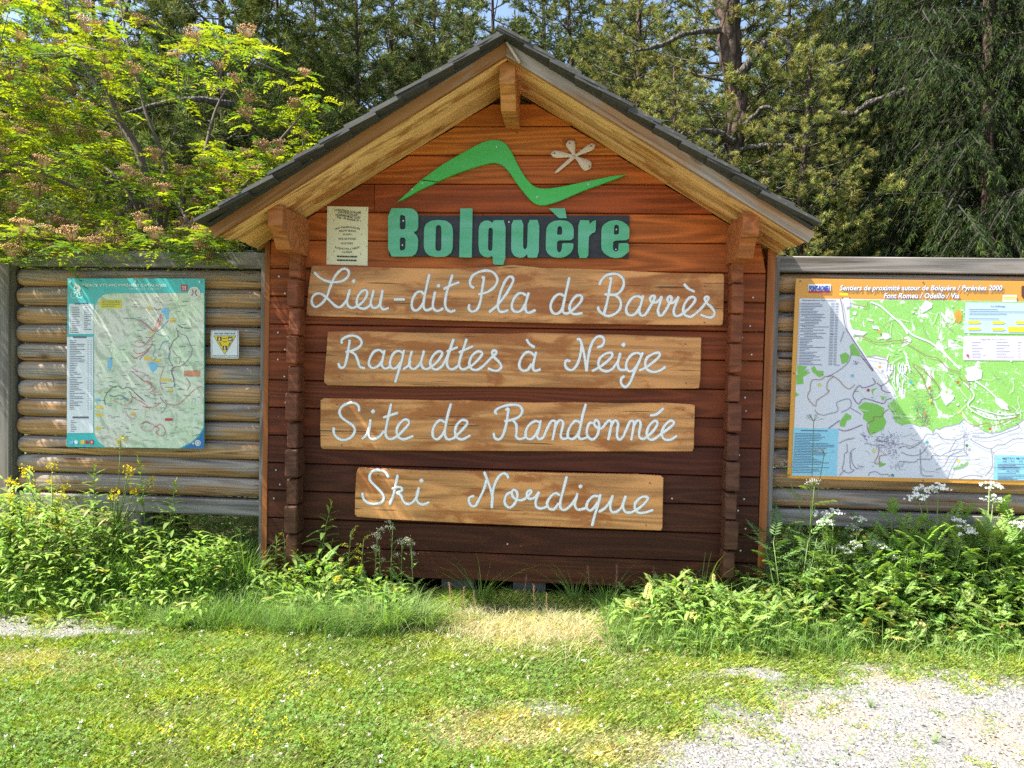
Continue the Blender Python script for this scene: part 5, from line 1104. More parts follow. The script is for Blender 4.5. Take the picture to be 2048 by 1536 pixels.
knobbly([(1462, 330, 0), (1440, 310, -.1), (1425, 330, -.15)], [.03, .02, .008], og, 'limb', 4.1); knobbly([(1490, 250, 0), (1530, 215, -.2), (1560, 230, -.25)], [.035, .022, .008], og, 'limb', 4.1)
# big sinuous limbs of the gnarled pine and dead grey branches on the left
gp = thing('dead_branch', 'bare pale grey branch crossing behind the flowering tree, ending by the dark trunk', 'branch')
MB().tube([W(470, 212, 3.0), W(400, 198, 2.8), (W(345, 202, 2.7)), W(300, 213, 2.6), W(240, 232, 2.4), W(205, 262, 2.2)], [.05, .034, .032, .026, .022, .012], 7).build('limb', M['greybark'], gp, smooth=True)
gp = thing('dead_branch', 'bare pale branch curving down from the top edge above the flowering tree', 'branch')
MB().tube([W(262, -60, 3.2), W(255, 10, 3.0), W(246, 30, 2.9), W(228, 55, 2.8), W(215, 80, 2.7)], [.035, .03, .026, .02, .01], 7).build('limb', M['greybark'], gp, smooth=True)

# ------------------------------------------------------------------ flowering rowan on the left
ro = thing('rowan_tree', 'bright yellow-green rowan with feathery leaves and fading flower clusters over the left fence', 'tree', None, (0, 0, 0))
LF = [pinnate(6, .15, .050, .019, s, .20+.12*s) for s in range(3)]
def rowan():
    shoots = []
    tries = 0
    while len(shoots) < 540 and tries < 20000:
        tries += 1
        px = rng.uniform(-260, 690); py = rng.uniform(-110, 505)
        # crown outline seen from the path: full low down, broken towards the top right
        lim = np.interp(py, [-110, 0, 120, 200, 300, 400, 450, 505], [260, 330, 600, 660, 640, 560, 455, 430])
        if px > lim: continue
        dens = 1.0
        if py < 300: dens = np.interp(px, [-260, 200, 260, 330, 690], [1, .9, .42, .28, .30])*np.interp(py, [-110, 60, 300], [.5, .7, 1])
        if 250 < px < 420 and 90 < py < 270: dens *= .35
        if 270 < px < 390 and 250 < py < 330: dens *= .3
        if rng.uniform() > dens: continue
        y = (rng.uniform(.15, 2.1) if rng.uniform() > .14 else rng.uniform(-.35, .15)) if px < 420 else rng.uniform(.5, 1.8)
        if py > 455: y = rng.uniform(-.5, .35)
        p = W(px, py, y); shoots.append(p)
    for px, py, y in ((415, 515, -.15), (60, 505, -.25), (110, 512, -.2), (180, 500, -.3), (30, 515, -.35), (250, 498, -.2), (330, 500, -.1), (420, 495, -.1), (400, 500, -.2), (520, 330, .6), (560, 300, .7), (545, 320, .8), (600, 220, 1.0), (640, 195, 1.1), (450, 470, 0.2), (480, 440, .3)): shoots.append(W(px, py, y))
    for _ in range(15): shoots.append(W(rng.uniform(-150, 330), rng.uniform(-170, 110), rng.uniform(-.85, -.25)))  # extra shoots added up front to cast shade on the kiosk wall
    S_ = np.array(shoots); n = len(S_)
    # limbs: a fan of stems from behind the fence
    base = np.array([-3.15, 1.05, -.1]); bm = MB(); nodes = []
    LIMB = [[(300, 420, .9), (235, 230, .8), (165, 120, .7), (20, 115, .4), (-120, 60, .2)], [(300, 420, .9), (215, 215, 1.0), (150, 90, 1.0), (120, -60, 1.1)], [(320, 430, 1.0), (330, 330, 1.0), (290, 220, 1.0), (250, 60, 1.1), (235, -40, 1.2)], [(360, 440, 1.0), (400, 340, 1.0), (440, 200, 1.2), (520, 110, 1.3)], [(370, 450, .9), (480, 380, .9), (560, 280, .9), (640, 190, 1.1)],
            [(280, 430, .6), (160, 380, .3), (40, 330, .1), (-120, 300, 0)], [(300, 450, .6), (200, 470, .1), (90, 480, -.2), (-20, 470, -.3)], [(330, 450, .5), (400, 480, .1), (430, 500, -.1)], [(280, 430, .9), (100, 300, 1.2), (-60, 180, 1.5), (-200, 60, 1.5)], [(300, 430, 1.2), (210, 300, 1.7), (100, 160, 1.9), (60, 20, 2.0)]]
    for i, l in enumerate(LIMB):
        P = [base+np.array([.05*i-.2, 0, 0])]+[W(*q) for q in l]; Q = spline(P, 5); r0 = .032 if i < 5 else .022
        bm.tube(Q, list(np.linspace(r0, .004, len(Q))), 6); nodes += Q[5:]
    nodes = np.array(nodes)
    dd_ = np.array([np.min(np.linalg.norm(nodes-p, axis=1)) for p in S_])
    for i in np.argsort(dd_):
        p = S_[i]; d = np.linalg.norm(nodes-p, axis=1)+np.maximum(0, nodes[:, 2]-p[2])*.8; q = nodes[np.argmin(d)]; mid = (p+q)/2+np.array([rng.uniform(-.03, .03), 0, -.03])
        L = np.linalg.norm(p-q); bm.tube([q, mid, p], [.003+.004*min(L, .6), .003+.002*min(L, .6), .002], 4); nodes = np.vstack([nodes, [p], [mid]])
    bm.build('branches', M['rowanbark'], ro, smooth=True)
    P = []; D = []; 
    for p in S_:
        k = rng.integers(7, 11); a0 = rng.uniform(0, 6.28)
        for j in range(k):
            a = a0+j*2.4; d = np.array([math.cos(a), math.sin(a), rng.uniform(-.15, .55)]); P.append(p+np.array([0, 0, rng.uniform(-.08, .03)])+d*.01); D.append(d)
    P = np.array(P); D = np.array(D); m = len(P); fr = orient(D); sc = U(.75, 1.3, m); C = tint(m, (.34, .38, .035), .25, .08)
    dark = rng.uniform(0, 1, m) < .42; C[dark] = tint(dark.sum(), (.11, .19, .055), .25)
    dist = np.linalg.norm(P-CAM, axis=1); d_ = P-CAM; ux = 1024+F*(d_@_rt)/(d_@_f); uy = 768-F*(d_@_up)/(d_@_f)
    vis = (ux > -20) & (ux < 2060) & (uy > -20); order = np.argsort(np.where(vis, dist, 99)); front = order[:290]; rest = order[290:]
    LM = []
    for k in range(9):
        v, t = LF[k % 3]; c = tint(1, (.30, .36, .035) if k < 5 else (.13, .22, .055), .15); LM.append(fast('leaf', v, t, M['leaf'], np.repeat(c, len(v), 0)))
    for i, ix in enumerate(front):
        o = put('leaf', LM[i % 9], ro); A = fr[ix]*sc[ix]; p = P[ix]
        o.matrix_world = Matrix(((A[0, 0], A[0, 1], A[0, 2], p[0]), (A[1, 0], A[1, 1], A[1, 2], p[1]), (A[2, 0], A[2, 1], A[2, 2], p[2]), (0, 0, 0, 1)))
    L_ = []
    for k in range(3):
        ix = rest[np.arange(len(rest)) % 3 == k]; L_.append(scatter(LF[k][0], LF[k][1], P[ix], fr[ix], sc[ix], C[ix]))
    V, T, C = join(L_); o = put('foliage', fast('foliage', V, T, M['leaf'], C), ro); o['kind'] = 'stuff'
    # fading flower heads
    def head(seed):
        r = np.random.default_rng(seed); n = 130; a = r.uniform(0, 6.28, n); q = np.sqrt(r.uniform(0, 1, n))*.052; z = .022*np.sqrt(np.clip(1-(q/.055)**2, 0, 1))+r.normal(size=n)*.004
        Pn = np.stack([q*np.cos(a), q*np.sin(a), z], 1); tv = np.array([(1, 0, 0), (-.5, .87, 0), (-.5, -.87, 0), (0, 0, 1.2)])*.0042; tt = np.array([(0, 1, 3), (1, 2, 3), (2, 0, 3), (0, 2, 1)])
        c = np.array((.66, .42, .22))[None]*(1+r.uniform(-.4, .35, (n, 1))); L = [scatter(tv, tt, Pn, frames(r.normal(size=(n, 3))), r.uniform(.7, 1.3, n), c)]
        ls = np.array([(-.0008, 0, 0), (.0008, 0, 0), (0, 0, 1.0)]); D2 = Pn-np.array([0, 0, -.05]); ln = np.linalg.norm(D2, axis=1)
        L.append(scatter(ls*np.array([1, 1, 1]), np.array([(0, 1, 2)]), np.tile(np.array([[0, 0, -.05]]), (n, 1)), frames(D2)*np.stack([np.ones(n), np.ones(n), ln], 1)[:, None, :], np.ones(n), c*.6))
        V, T, C = join(L); return fast('flower_cluster', V, T, M['petal'], C)
    HM = [head(s) for s in range(4)]; d2 = S_-CAM; hx = 1024+F*(d2@_rt)/(d2@_f); hy = 768-F*(d2@_up)/(d2@_f)
    sel = [i for i in range(n) if hx[i] > -60 and hy[i] > -40]; rng.shuffle(sel)
    for j, i in enumerate(sorted(sel[:230])):
        o = put('flower_cluster', HM[j % 4], ro); o.location = S_[i]+np.array([rng.uniform(-.02, .02), -.03, .045]); o.rotation_euler = (rng.uniform(-.1, .6), rng.uniform(-.3, .3), rng.uniform(0, 6)); s = rng.uniform(1.0, 1.6); o.scale = (s, s, s)
rowan()
# out-of-frame left tree giving the broken shade seen on the left fence

# ------------------------------------------------------------------ plants at the foot of the kiosk and fences
def stemtube(m, P, r0, r1, n=5): m.tube(spline(P, 3), list(np.linspace(r0, r1, (len(P)-1)*3+1)), n)
def tintmat(name, c): return flat(name, c, .6)
M['stem'] = simple('plant_stem', (.14, .22, .05), .6); M['redstem'] = simple('reddish_stem', (.30, .17, .09), .7)
LLM = []
for k, (L, w, b) in enumerate(((.105, .022, .35), (.09, .019, .15), (.12, .025, .5), (.06, .013, .1))):
    v, t = lance(L, w, 4, b); LLM.append(fast('leaf', v, t, M['leaf'], tint(1, ((.24, .36, .07), (.28, .40, .07), (.20, .31, .075), (.36, .46, .07))[k], .02).repeat(len(v), 0)))
def base_at(px, py):
    g = G(px, py); ylim = -.05 if 520 < px < 1560 else -.14
    if g[1] > ylim or g[1] < -4:                                       # keep the foot in front of wall and fence
        w = W(px, py, ylim); g = np.array([w[0], ylim+random.uniform(-.06, 0), 0])
    return np.array([g[0], g[1], float(gz(g[0], g[1]))])
def rise(px, top, b):
    """height of a plant standing at b whose tip is seen at photo row top"""
    return W(px, top, b[1])[2]-b[2]
def lance_plant(label, px, py, top, seed, group='lance-leaved weeds'):
    r = random.Random(seed); b = base_at(px, py); h = rise(px, top, b); t = thing('leafy_weed', label, 'plant', group, tuple(b)); lean = (r.uniform(-.06, .06), r.uniform(-.05, .05))
    f = lambda u: np.array([lean[0]*h*2*u*u, lean[1]*h*2*u*u, h*u]); m = MB(); m.tube([tuple(f(u)) for u in (0, .25, .5, .75, 1)], [.0045, .004, .0035, .003, .002], 5); m.build('stem', M['stem'], t, smooth=True)
    n = int(14+h*42)
    for i in range(n):
        u = .12+.88*(i/(n-1))**.8; a = i*2.4+r.uniform(-.3, .3); top = u > .88
        el = r.uniform(.9, 1.25) if u > .95 else (r.uniform(.5, .9) if top else r.uniform(.1, .6)); d = np.array([[math.cos(a)*math.cos(el), math.sin(a)*math.cos(el), math.sin(el)]]); A = orient(d)[0]*((.55+.6*math.sin(math.pi*min(u, .95)))*r.uniform(.85, 1.2)*(.8+h*.55))
        o = put('leaf', LLM[3 if u > .93 else (1 if u > .75 else (0 if r.random() < .5 else 2))], t); p = f(u)
        o.matrix_local = Matrix(((A[0, 0], A[0, 1], A[0, 2], p[0]), (A[1, 0], A[1, 1], A[1, 2], p[1]), (A[2, 0], A[2, 1], A[2, 2], p[2]), (0, 0, 0, 1)))
for a in (('tallest lance-leaved weed left of the kiosk corner, standing free at the foot of the wall', 640, 1172, 1008), ('tall lance-leaved weed in front of the bottom rail, right of the bike map corner', 300, 1120, 925),
          ('tall lance-leaved weed below the middle of the bike map', 196, 1118, 930), ('lance-leaved weed just right of and below the tall one by the rail', 338, 1128, 965), ('short lance-leaved weed under the left edge of the bike map', 125, 1125, 1010),
          ('lance-leaved weed at the foot of the left fence post', 62, 1135, 1000), ('sunlit lance-leaved weed at the front of the left thicket', 168, 1165, 1060), ('low lance-leaved weed in front of the long grass at the left fence', 255, 1160, 1030),
          ('small lance-leaved weed among long grass below the small triangle sign', 462, 1135, 1080), ('small leafy weed right at the lower left corner of the kiosk', 552, 1175, 1075), ('low lance-leaved weed near the left picture edge', 28, 1185, 1090), ('leafy weed peeping over the rail between the two tall ones', 245, 1112, 985)):
    lance_plant(*a, seed=len(a[0])*7+a[1])
TOPS = {('yellow_flower', 62): 938, ('yellow_flower', 112): 928, ('yellow_flower', 232): 880, ('yellow_flower', 8): 990, ('yellow_flower', 85): 985, ('yellow_flower', 140): 990, ('white_umbel_flower', 1655): 1022, ('white_umbel_flower', 1702): 1035, ('white_umbel_flower', 1742): 1085, ('white_umbel_flower', 1868): 972, ('white_umbel_flower', 1965): 968, ('white_umbel_flower', 1600): 1100, ('tall_seed_umbel', 1612): 833, ('feathery_bush', 1800): 1045, ('feathery_bush', 1862): 1060, ('feathery_bush', 1915): 1110, ('feathery_bush', 1985): 1080, ('feathery_bush', 2050): 1060, ('feathery_bush', 1940): 1040, ('feathery_bush', 2030): 1040, ('feathery_bush', 1758): 1120, ('feathery_bush', 2090): 1150, ('fern_leaved_weed', 1580): 1060, ('fern_leaved_weed', 1610): 1075, ('fern_leaved_weed', 1690): 1110, ('fern_leaved_weed', 1790): 1070, ('fern_leaved_weed', 1640): 1215, ('pale_headed_stalk', 780): 1048, ('pale_headed_stalk', 748): 1058, ('pale_headed_stalk', 802): 1072, ('pale_headed_stalk', 826): 1080, ('pale_headed_stalk', 764): 1095, ('yellow_bud_stalk', 695): 1060, ('yellow_bud_stalk', 722): 1075, ('yellow_bud_stalk', 602): 1090, ('yellow_bud_stalk', 578): 1070, ('yellow_bud_stalk', 655): 1085, ('yellow_bud_stalk', 700): 1200, ('yellow_bud_stalk', 625): 1110, ('reddish_seed_stalk', 905): 1165, ('reddish_seed_stalk', 922): 1175, ('reddish_seed_stalk', 1045): 1150, ('reddish_seed_stalk', 1068): 1168, ('reddish_seed_stalk', 1180): 1130, ('reddish_seed_stalk', 1230): 1130, ('reddish_seed_stalk', 1300): 1137, ('reddish_seed_stalk', 1092): 1185, ('reddish_seed_stalk', 950): 1180, ('grass_tuft', 432): 1060, ('grass_tuft', 492): 1045, ('grass_tuft', 372): 1060, ('grass_tuft', 322): 1180, ('grass_tuft', 1400): 1075, ('grass_tuft', 1458): 1105, ('grass_tuft', 1545): 1120, ('grass_tuft', 1150): 1100, ('grass_tuft', 962): 1095, ('grass_tuft', 1562): 1110, ('grass_tuft', 1212): 1120, ('grass_tuft', 512): 1090, ('grass_tuft', 405): 1100, ('grass_tuft', 1352): 1110, ('grass_tuft', 300): 1090, ('grass_tuft', 1590): 1180}
def grp(parts, name, label, cat, group, px, py, s=1.0, rz=0.0, h=None):
    b = base_at(px, py)
    if h and (name, px) in TOPS: s = max(.12, rise(px, TOPS[(name, px)], b)/h)
    return instance(parts, name, label, cat, group, tuple(b), rz, s)
# yellow mustard-like flowers
def quads(P, N, s, c):
    tv = np.array([(1, 0, 0), (0, 1, .25), (-1, 0, 0), (0, -1, .25)], float)*.5; tt = np.array([(0, 1, 2), (0, 2, 3)]); return scatter(tv, tt, P, frames(N), s, c)
def mustard(seed, h=.6):
    r = np.random.default_rng(seed); m = MB(); P = []
    tips = [np.array([r.uniform(-.03, .03), r.uniform(-.03, .03), h])]
    for i in range(5): a = r.uniform(0, 6.28); q = r.uniform(.05, .16); z = h*r.uniform(.6, .97); tips.append(np.array([q*math.cos(a), q*math.sin(a), z]))
    for i, tp in enumerate(tips):
        b = np.array([0, 0, 0 if i == 0 else h*.35]); m.tube([tuple(b), tuple((b+tp)/2+np.array([0, 0, -.02])), tuple(tp)], [.0035, .0025, .0015], 4)
        for j in range(34): P.append(tp+r.normal(size=3)*np.array([.011, .011, .013])+np.array([0, 0, -.005]))
    P = np.array(P); n = len(P); V, T, C = quads(P, r.normal(size=(n, 3))+np.array([0, -.4, .8]), r.uniform(.007, .012, n), np.array((.85, .70, .02))[None]*(1+r.uniform(-.15, .1, (n, 1))))
    fl_m = fast('flowers', V, T, M['petal'], C); k = 12; u = r.uniform(.1, .7, k); a = r.uniform(0, 6.28, k); D = np.stack([np.cos(a), np.sin(a), np.full(k, .3)], 1); v, t = lance(.08, .022)
    V, T, C = scatter(v, t, np.stack([0*u, 0*u, u*h], 1), orient(D), r.uniform(.6, 1.1, k), tint(k, (.16, .24, .06)))
    return [('stem', m.mesh('stem', M['stem'], True)), ('flowers', fl_m), ('leaves', fast('leaves', V, T, M['leaf'], C))]
MU = [mustard(s) for s in (1, 2, 3)]
for i, (lab, px, py, s) in enumerate((('yellow-flowered weed rising in front of the lower left corner of the log fence', 62, 1120, 1.0), ('yellow-flowered weed right of the fence post, with heads at rail height', 112, 1125, .98), ('tallest yellow-flowered weed, its heads touching the bottom edge of the bike map', 232, 1112, 1.38), ('yellow-flowered weed cut by the left picture edge', 8, 1150, .9), ('low yellow-flowered weed before the left bottom rail', 85, 1135, .72), ('yellow heads lying on the bottom rail left of the bike map', 140, 1112, .70))):
    grp(MU[i % 3], 'yellow_flower', lab, 'flower', 'yellow flowers at the left fence', px, py, s, i*1.3, .6)
# white umbellifers
FRN = [pinnate(9, .17, .040, .011, s+20, .18, .95) for s in range(3)]; PIN = [pinnate(8, .13, .042, .014, s+30, .12, .85) for s in range(3)]
def umbel(seed, h=.55, nt=4, leafy=14, thin=False):
    r = np.random.default_rng(seed); m = MB(); P = []; tips = []
    for i in range(nt): a = i*2.1+r.uniform(-.5, .5); q = (0 if i == 0 else r.uniform(.05, .14)); tips.append(np.array([q*math.cos(a), q*math.sin(a), h*(1 if i == 0 else r.uniform(.7, .98))]))
    for i, tp in enumerate(tips):
        b = np.array([0, 0, 0 if i == 0 else h*.45]); m.tube([tuple(b), tuple((b+tp)/2+np.array([0, 0, -.01])), tuple(tp)], [.004, .003, .002] if not thin else [.0028, .002, .0015], 4)
        for j in range(11):
            a = r.uniform(0, 6.28); q = .042*math.sqrt(r.uniform(.02, 1)); e = tp+np.array([q*math.cos(a), q*math.sin(a), .04-q*.75]); m.tube([tuple(tp), tuple(e)], [.0009, .0007], 3)
            for k in range(9): P.append(e+r.normal(size=3)*np.array([.0060, .0060, .003]))
    P = np.array(P); n = len(P); col = (.80, .80, .74) if not thin else (.45, .44, .42)
    V, T, C = quads(P, r.normal(size=(n, 3))*.6+np.array([0, -.7, .8]), r.uniform(.0070, .0110, n)*(1 if not thin else .5), np.array(col)[None]*(1+r.uniform(-.12, .05, (n, 1))))
    res = [('stem', m.mesh('stem', M['stem'], True)), ('flowers', fast('flowers', V, T, M['petal'], C))]
    if leafy:
        u = r.uniform(.08, .75, leafy); a = r.uniform(0, 6.28, leafy); D = np.stack([np.cos(a), np.sin(a), r.uniform(.1, .7, leafy)], 1); v, t = FRN[seed % 3]
        V, T, C = scatter(v, t, np.stack([0*u, 0*u, u*h], 1), orient(D), r.uniform(.6, 1.0, leafy), tint(leafy, (.17, .25, .07))); res.append(('leaves', fast('leaves', V, T, M['leaf'], C)))
    return res
UM = [umbel(s) for s in (1, 2, 3)]; UT = umbel(7, .95, 4, 9, True)
for i, (lab, px, py, s) in enumerate((('white-flowered umbel plant under the blue box of the trail map, left one of the pair', 1655, 1205, .98), ('white-flowered umbel plant right beside its twin below the trail map corner', 1702, 1210, .92), ('short white umbel plant leaning over the dark leaves right of the pair', 1742, 1215, .62), ('white umbel plant whose head overlaps the bottom edge of the trail map', 1868, 1185, 1.16), ('white umbel plant nearest the right picture edge', 1965, 1185, 1.18), ('small white umbel plant beside the right corner post of the kiosk', 1600, 1190, .66))):
    grp(UM[i % 3], 'white_umbel_flower', lab, 'flower', 'white umbel flowers at the right fence', px, py, s, i*1.9, .57)
grp(UT, 'tall_seed_umbel', 'thin dark faded umbel stalk standing in front of the blue box of the trail map', 'plant', None, 1612, 1150, 1.03, .5, .97)
# feathery leaved bushes
def bush(seed, h=.5, stems=9, col=(.24, .36, .09), tpl=PIN, per=13, spread=.16):
    r = np.random.default_rng(seed); m = MB(); P = []; D = []
    for i in range(stems):
        a = r.uniform(0, 6.28); q = spread*math.sqrt(r.uniform(.02, 1)); tp = np.array([q*math.cos(a), q*math.sin(a), h*r.uniform(.65, 1)]); b = tp*np.array([.35, .35, 0]); m.tube([tuple(b), tuple((b+tp)/2), tuple(tp)], [.004, .003, .002], 4)
        for j in range(per):
            u = .15+.85*(j/(per-1)); aa = j*2.4+i; el = .2+u*.6; P.append(b+(tp-b)*u); D.append((math.cos(aa), math.sin(aa), el if u < .95 else 1.4))
    P = np.array(P); D = np.array(D); n = len(P); L_ = []
    for k in range(3):
        ix = np.arange(n) % 3 == k; L_.append(scatter(*tpl[k], P[ix], orient(D[ix]), r.uniform(.7, 1.15, ix.sum()), tint(ix.sum(), col, .25)))
    V, T, C = join(L_); return [('stem', m.mesh('stem', M['stem'], True)), ('leaves', fast('leaves', V, T, M['leaf'], C))]
BU = [bush(s) for s in (1, 2, 3)]; BD = [bush(s, .5, 8, (.15, .25, .08), FRN, 11, .18) for s in (4, 5)]
for i, (lab, px, py, s, d) in enumerate((('feathery bush right of the white umbel pair, tallest stems before the bottom rail', 1800, 1235, .95, 0), ('feathery bush in the middle of the right thicket', 1862, 1250, 1.05, 0), ('feathery bush at the front of the right thicket above the gravel edge', 1915, 1272, .9, 0),
    ('big feathery bush near the right picture edge', 1985, 1258, 1.1, 0), ('feathery bush cut by the right picture edge', 2050, 1262, 1.15, 0), ('feathery bush close under the rail, behind the right thicket', 1940, 1208, 1.1, 0), ('feathery bush beside the right picture edge close to the fence', 2030, 1205, 1.2, 0), ('low feathery bush left of the middle of the right thicket', 1758, 1242, .7, 0),
    ('dark ferny plant at the foot of the right corner post', 1580, 1180, .95, 1), ('dark ferny plant in shade beside the right corner post of the kiosk', 1610, 1205, .9, 1), ('dark ferny plant behind the white umbels', 1690, 1180, .9, 1), ('dark ferny plant in shade under the middle of the trail map', 1790, 1180, .95, 1), ('feathery bush at the far right, standing forward on the gravel edge', 2090, 1290, .9, 0), ('low ferny plant on the gravel edge below the umbel pair', 1640, 1262, .55, 1))):
    grp((BD if d else BU)[i % (2 if d else 3)], 'feathery_bush' if not d else 'fern_leaved_weed', lab, 'plant', 'leafy plants at the right fence', px, py, s, i*1.1, .5)
# broad dock leaves
DK = []
for s in range(3):
    v, t = lance(.20, .075, 6, .55, .35); DK.append(fast('leaf', v, t, M['leaf'], tint(1, ((.27, .38, .12), (.23, .34, .10), (.30, .40, .11))[s], .05).repeat(len(v), 0)))
for i, (lab, px, py, s) in enumerate((('broad-leaved weed in the middle of the right thicket front', 1722, 1262, 1.0), ('broad-leaved weed below the white umbel pair', 1655, 1245, .9), ('broad-leaved weed spreading at the edge of the bare earth patch', 1500, 1290, .85), ('broad-leaved weed in front of the right log ends of the kiosk', 1432, 1240, .7), ('broad-leaved weed left of the right corner post', 1545, 1255, .8), ('low broad-leaved weed in the grass under the Ski Nordique board', 1300, 1262, .6), ('broad-leaved weed in the left thicket below the bike map', 210, 1175, .7), ('broad-leaved weed on the gravel border near the right edge', 1830, 1290, .75))):
    b = base_at(px, py); t = thing('broad_leaved_weed', lab, 'plant', 'broad-leaved weeds', tuple(b)); r = random.Random(i+40)
    for j in range(11):
        a = j*2.4+r.uniform(-.3, .3); el = r.uniform(.35, 1.15); d = np.array([[math.cos(a)*math.cos(el), math.sin(a)*math.cos(el), math.sin(el)]]); A = orient(d)[0]*s*r.uniform(.65, 1.1)
        o = put('leaf', DK[j % 3], t); o.matrix_local = Matrix(((A[0, 0], A[0, 1], A[0, 2], 0), (A[1, 0], A[1, 1], A[1, 2], 0), (A[2, 0], A[2, 1], A[2, 2], .01*j*s), (0, 0, 0, 1)))
# grass tufts
def blades(n, h0, h1, spread, w, col, seed, arch=.6, seg=4, base=.02):
    r = np.random.default_rng(seed); a = r.uniform(0, 6.28, n); h = r.uniform(h0, h1, n); q = base*np.sqrt(r.uniform(0, 1, n)); b = np.stack([q*np.cos(a+1), q*np.sin(a+1), 0*q], 1)
    d = np.stack([np.cos(a), np.sin(a), 0*a], 1); s = np.stack([-np.sin(a+r.normal(size=n)*.6), np.cos(a+r.normal(size=n)*.6), 0*a], 1); k = r.uniform(.15, 1, n)*spread; V = []; ar = arch*r.uniform(.3, 1.2, n)
    for i in range(seg+1):
        t = i/seg; c = b+d*(h*k*(t+.8*t*t))[:, None]+np.stack([0*a, 0*a, h*(t-ar*.5*t**3)], 1); ww = w*(1-t**1.5)*.5+.0002; V += [c-s*ww, c+s*ww]
    V = np.stack(V, 1); m_ = 2*(seg+1); T = []
    for i in range(seg): o = 2*i; T += [(o, o+1, o+3), (o, o+3, o+2)]
    T = np.array(T)[None]+(np.arange(n)*m_)[:, None, None]; C = tint(n, col, .22, .1); C = np.repeat(C[:, None], m_, 1)
    return V.reshape(-1, 3), T.reshape(-1, 3), C.reshape(-1, 3)
TF = [[('blades', fast('blades', *[q for q in blades(46, .20, .52, .75, .0055, (.18, .30, .07), s)][:2], M['blade'], blades(46, .20, .52, .75, .0055, (.18, .30, .07), s)[2]))] for s in (1, 2, 3)]
YM = [[('leaves', fast('leaves', *[q for q in blades(420, .14, .30, .9, .0045, (.22, .33, .095), s, 1.1, 4, .10)][:2], M['blade'], blades(420, .14, .30, .9, .0045, (.22, .33, .095), s, 1.1, 4, .10)[2]))] for s in (4, 5)]
for i, (lab, px, py, s) in enumerate((('tuft of long grass under the small triangle sign', 432, 1150, 1.0), ('tuft of long dark grass against the left corner post', 492, 1150, 1.05), ('tuft of long grass under the right edge of the bike map', 372, 1165, .95), ('low arching grass tuft by the bare patch on the left', 322, 1225, .55), ('tall grass tuft in front of the right log ends', 1400, 1185, 1.0), ('grass tuft at the foot of the right log ends', 1458, 1205, .9),
    ('grass tuft at the lower right corner of the kiosk', 1545, 1225, 1.0), ('thin grass tuft under the middle of the Ski Nordique board', 1150, 1205, .75), ('thin grass tuft below the letter N of Nordique', 962, 1195, .8), ('grass tuft by the right corner post', 1562, 1175, 1.0), ('thin grass tuft right of the reddish seed stalk', 1212, 1205, .75), ('grass tuft left of the kiosk corner', 512, 1190, .75), ('grass tuft in front of the long grass at the left fence', 405, 1190, .7), ('wispy grass tuft at the foot of the wall below Nordique', 1352, 1200, .7), ('grass tuft half way along the left bottom rail', 300, 1150, .8), ('grass tuft among the dock leaves by the gravel', 1590, 1255, .7), ('short grass tuft on the worn ground at bottom right', 1740, 1420, .22), ('short grass tuft at the bottom edge on the gravel', 1870, 1490, .2))):
    grp(TF[i % 3], 'grass_tuft', lab, 'grass tuft', 'long grass tufts', px, py, s, i*.9, .42)
for i, (lab, px, py, s) in enumerate((('large feathery pale green mound left of centre at the foot of the kiosk', 765, 1262, 1.15), ('feathery pale green mound nearest the lance-leaved weed', 668, 1245, 1.0), ('feathery pale green mound ending at the dark gap under the wall', 842, 1255, .95), ('small dark feathery mound by the bare patch on the left', 355, 1258, .72), ('low feathery mound below the Site de Randonnée left end', 600, 1262, .8))):
    grp(YM[i % 2], 'feathery_mound', lab, 'plant', 'feathery mounds', px, py, s, i*2.0)
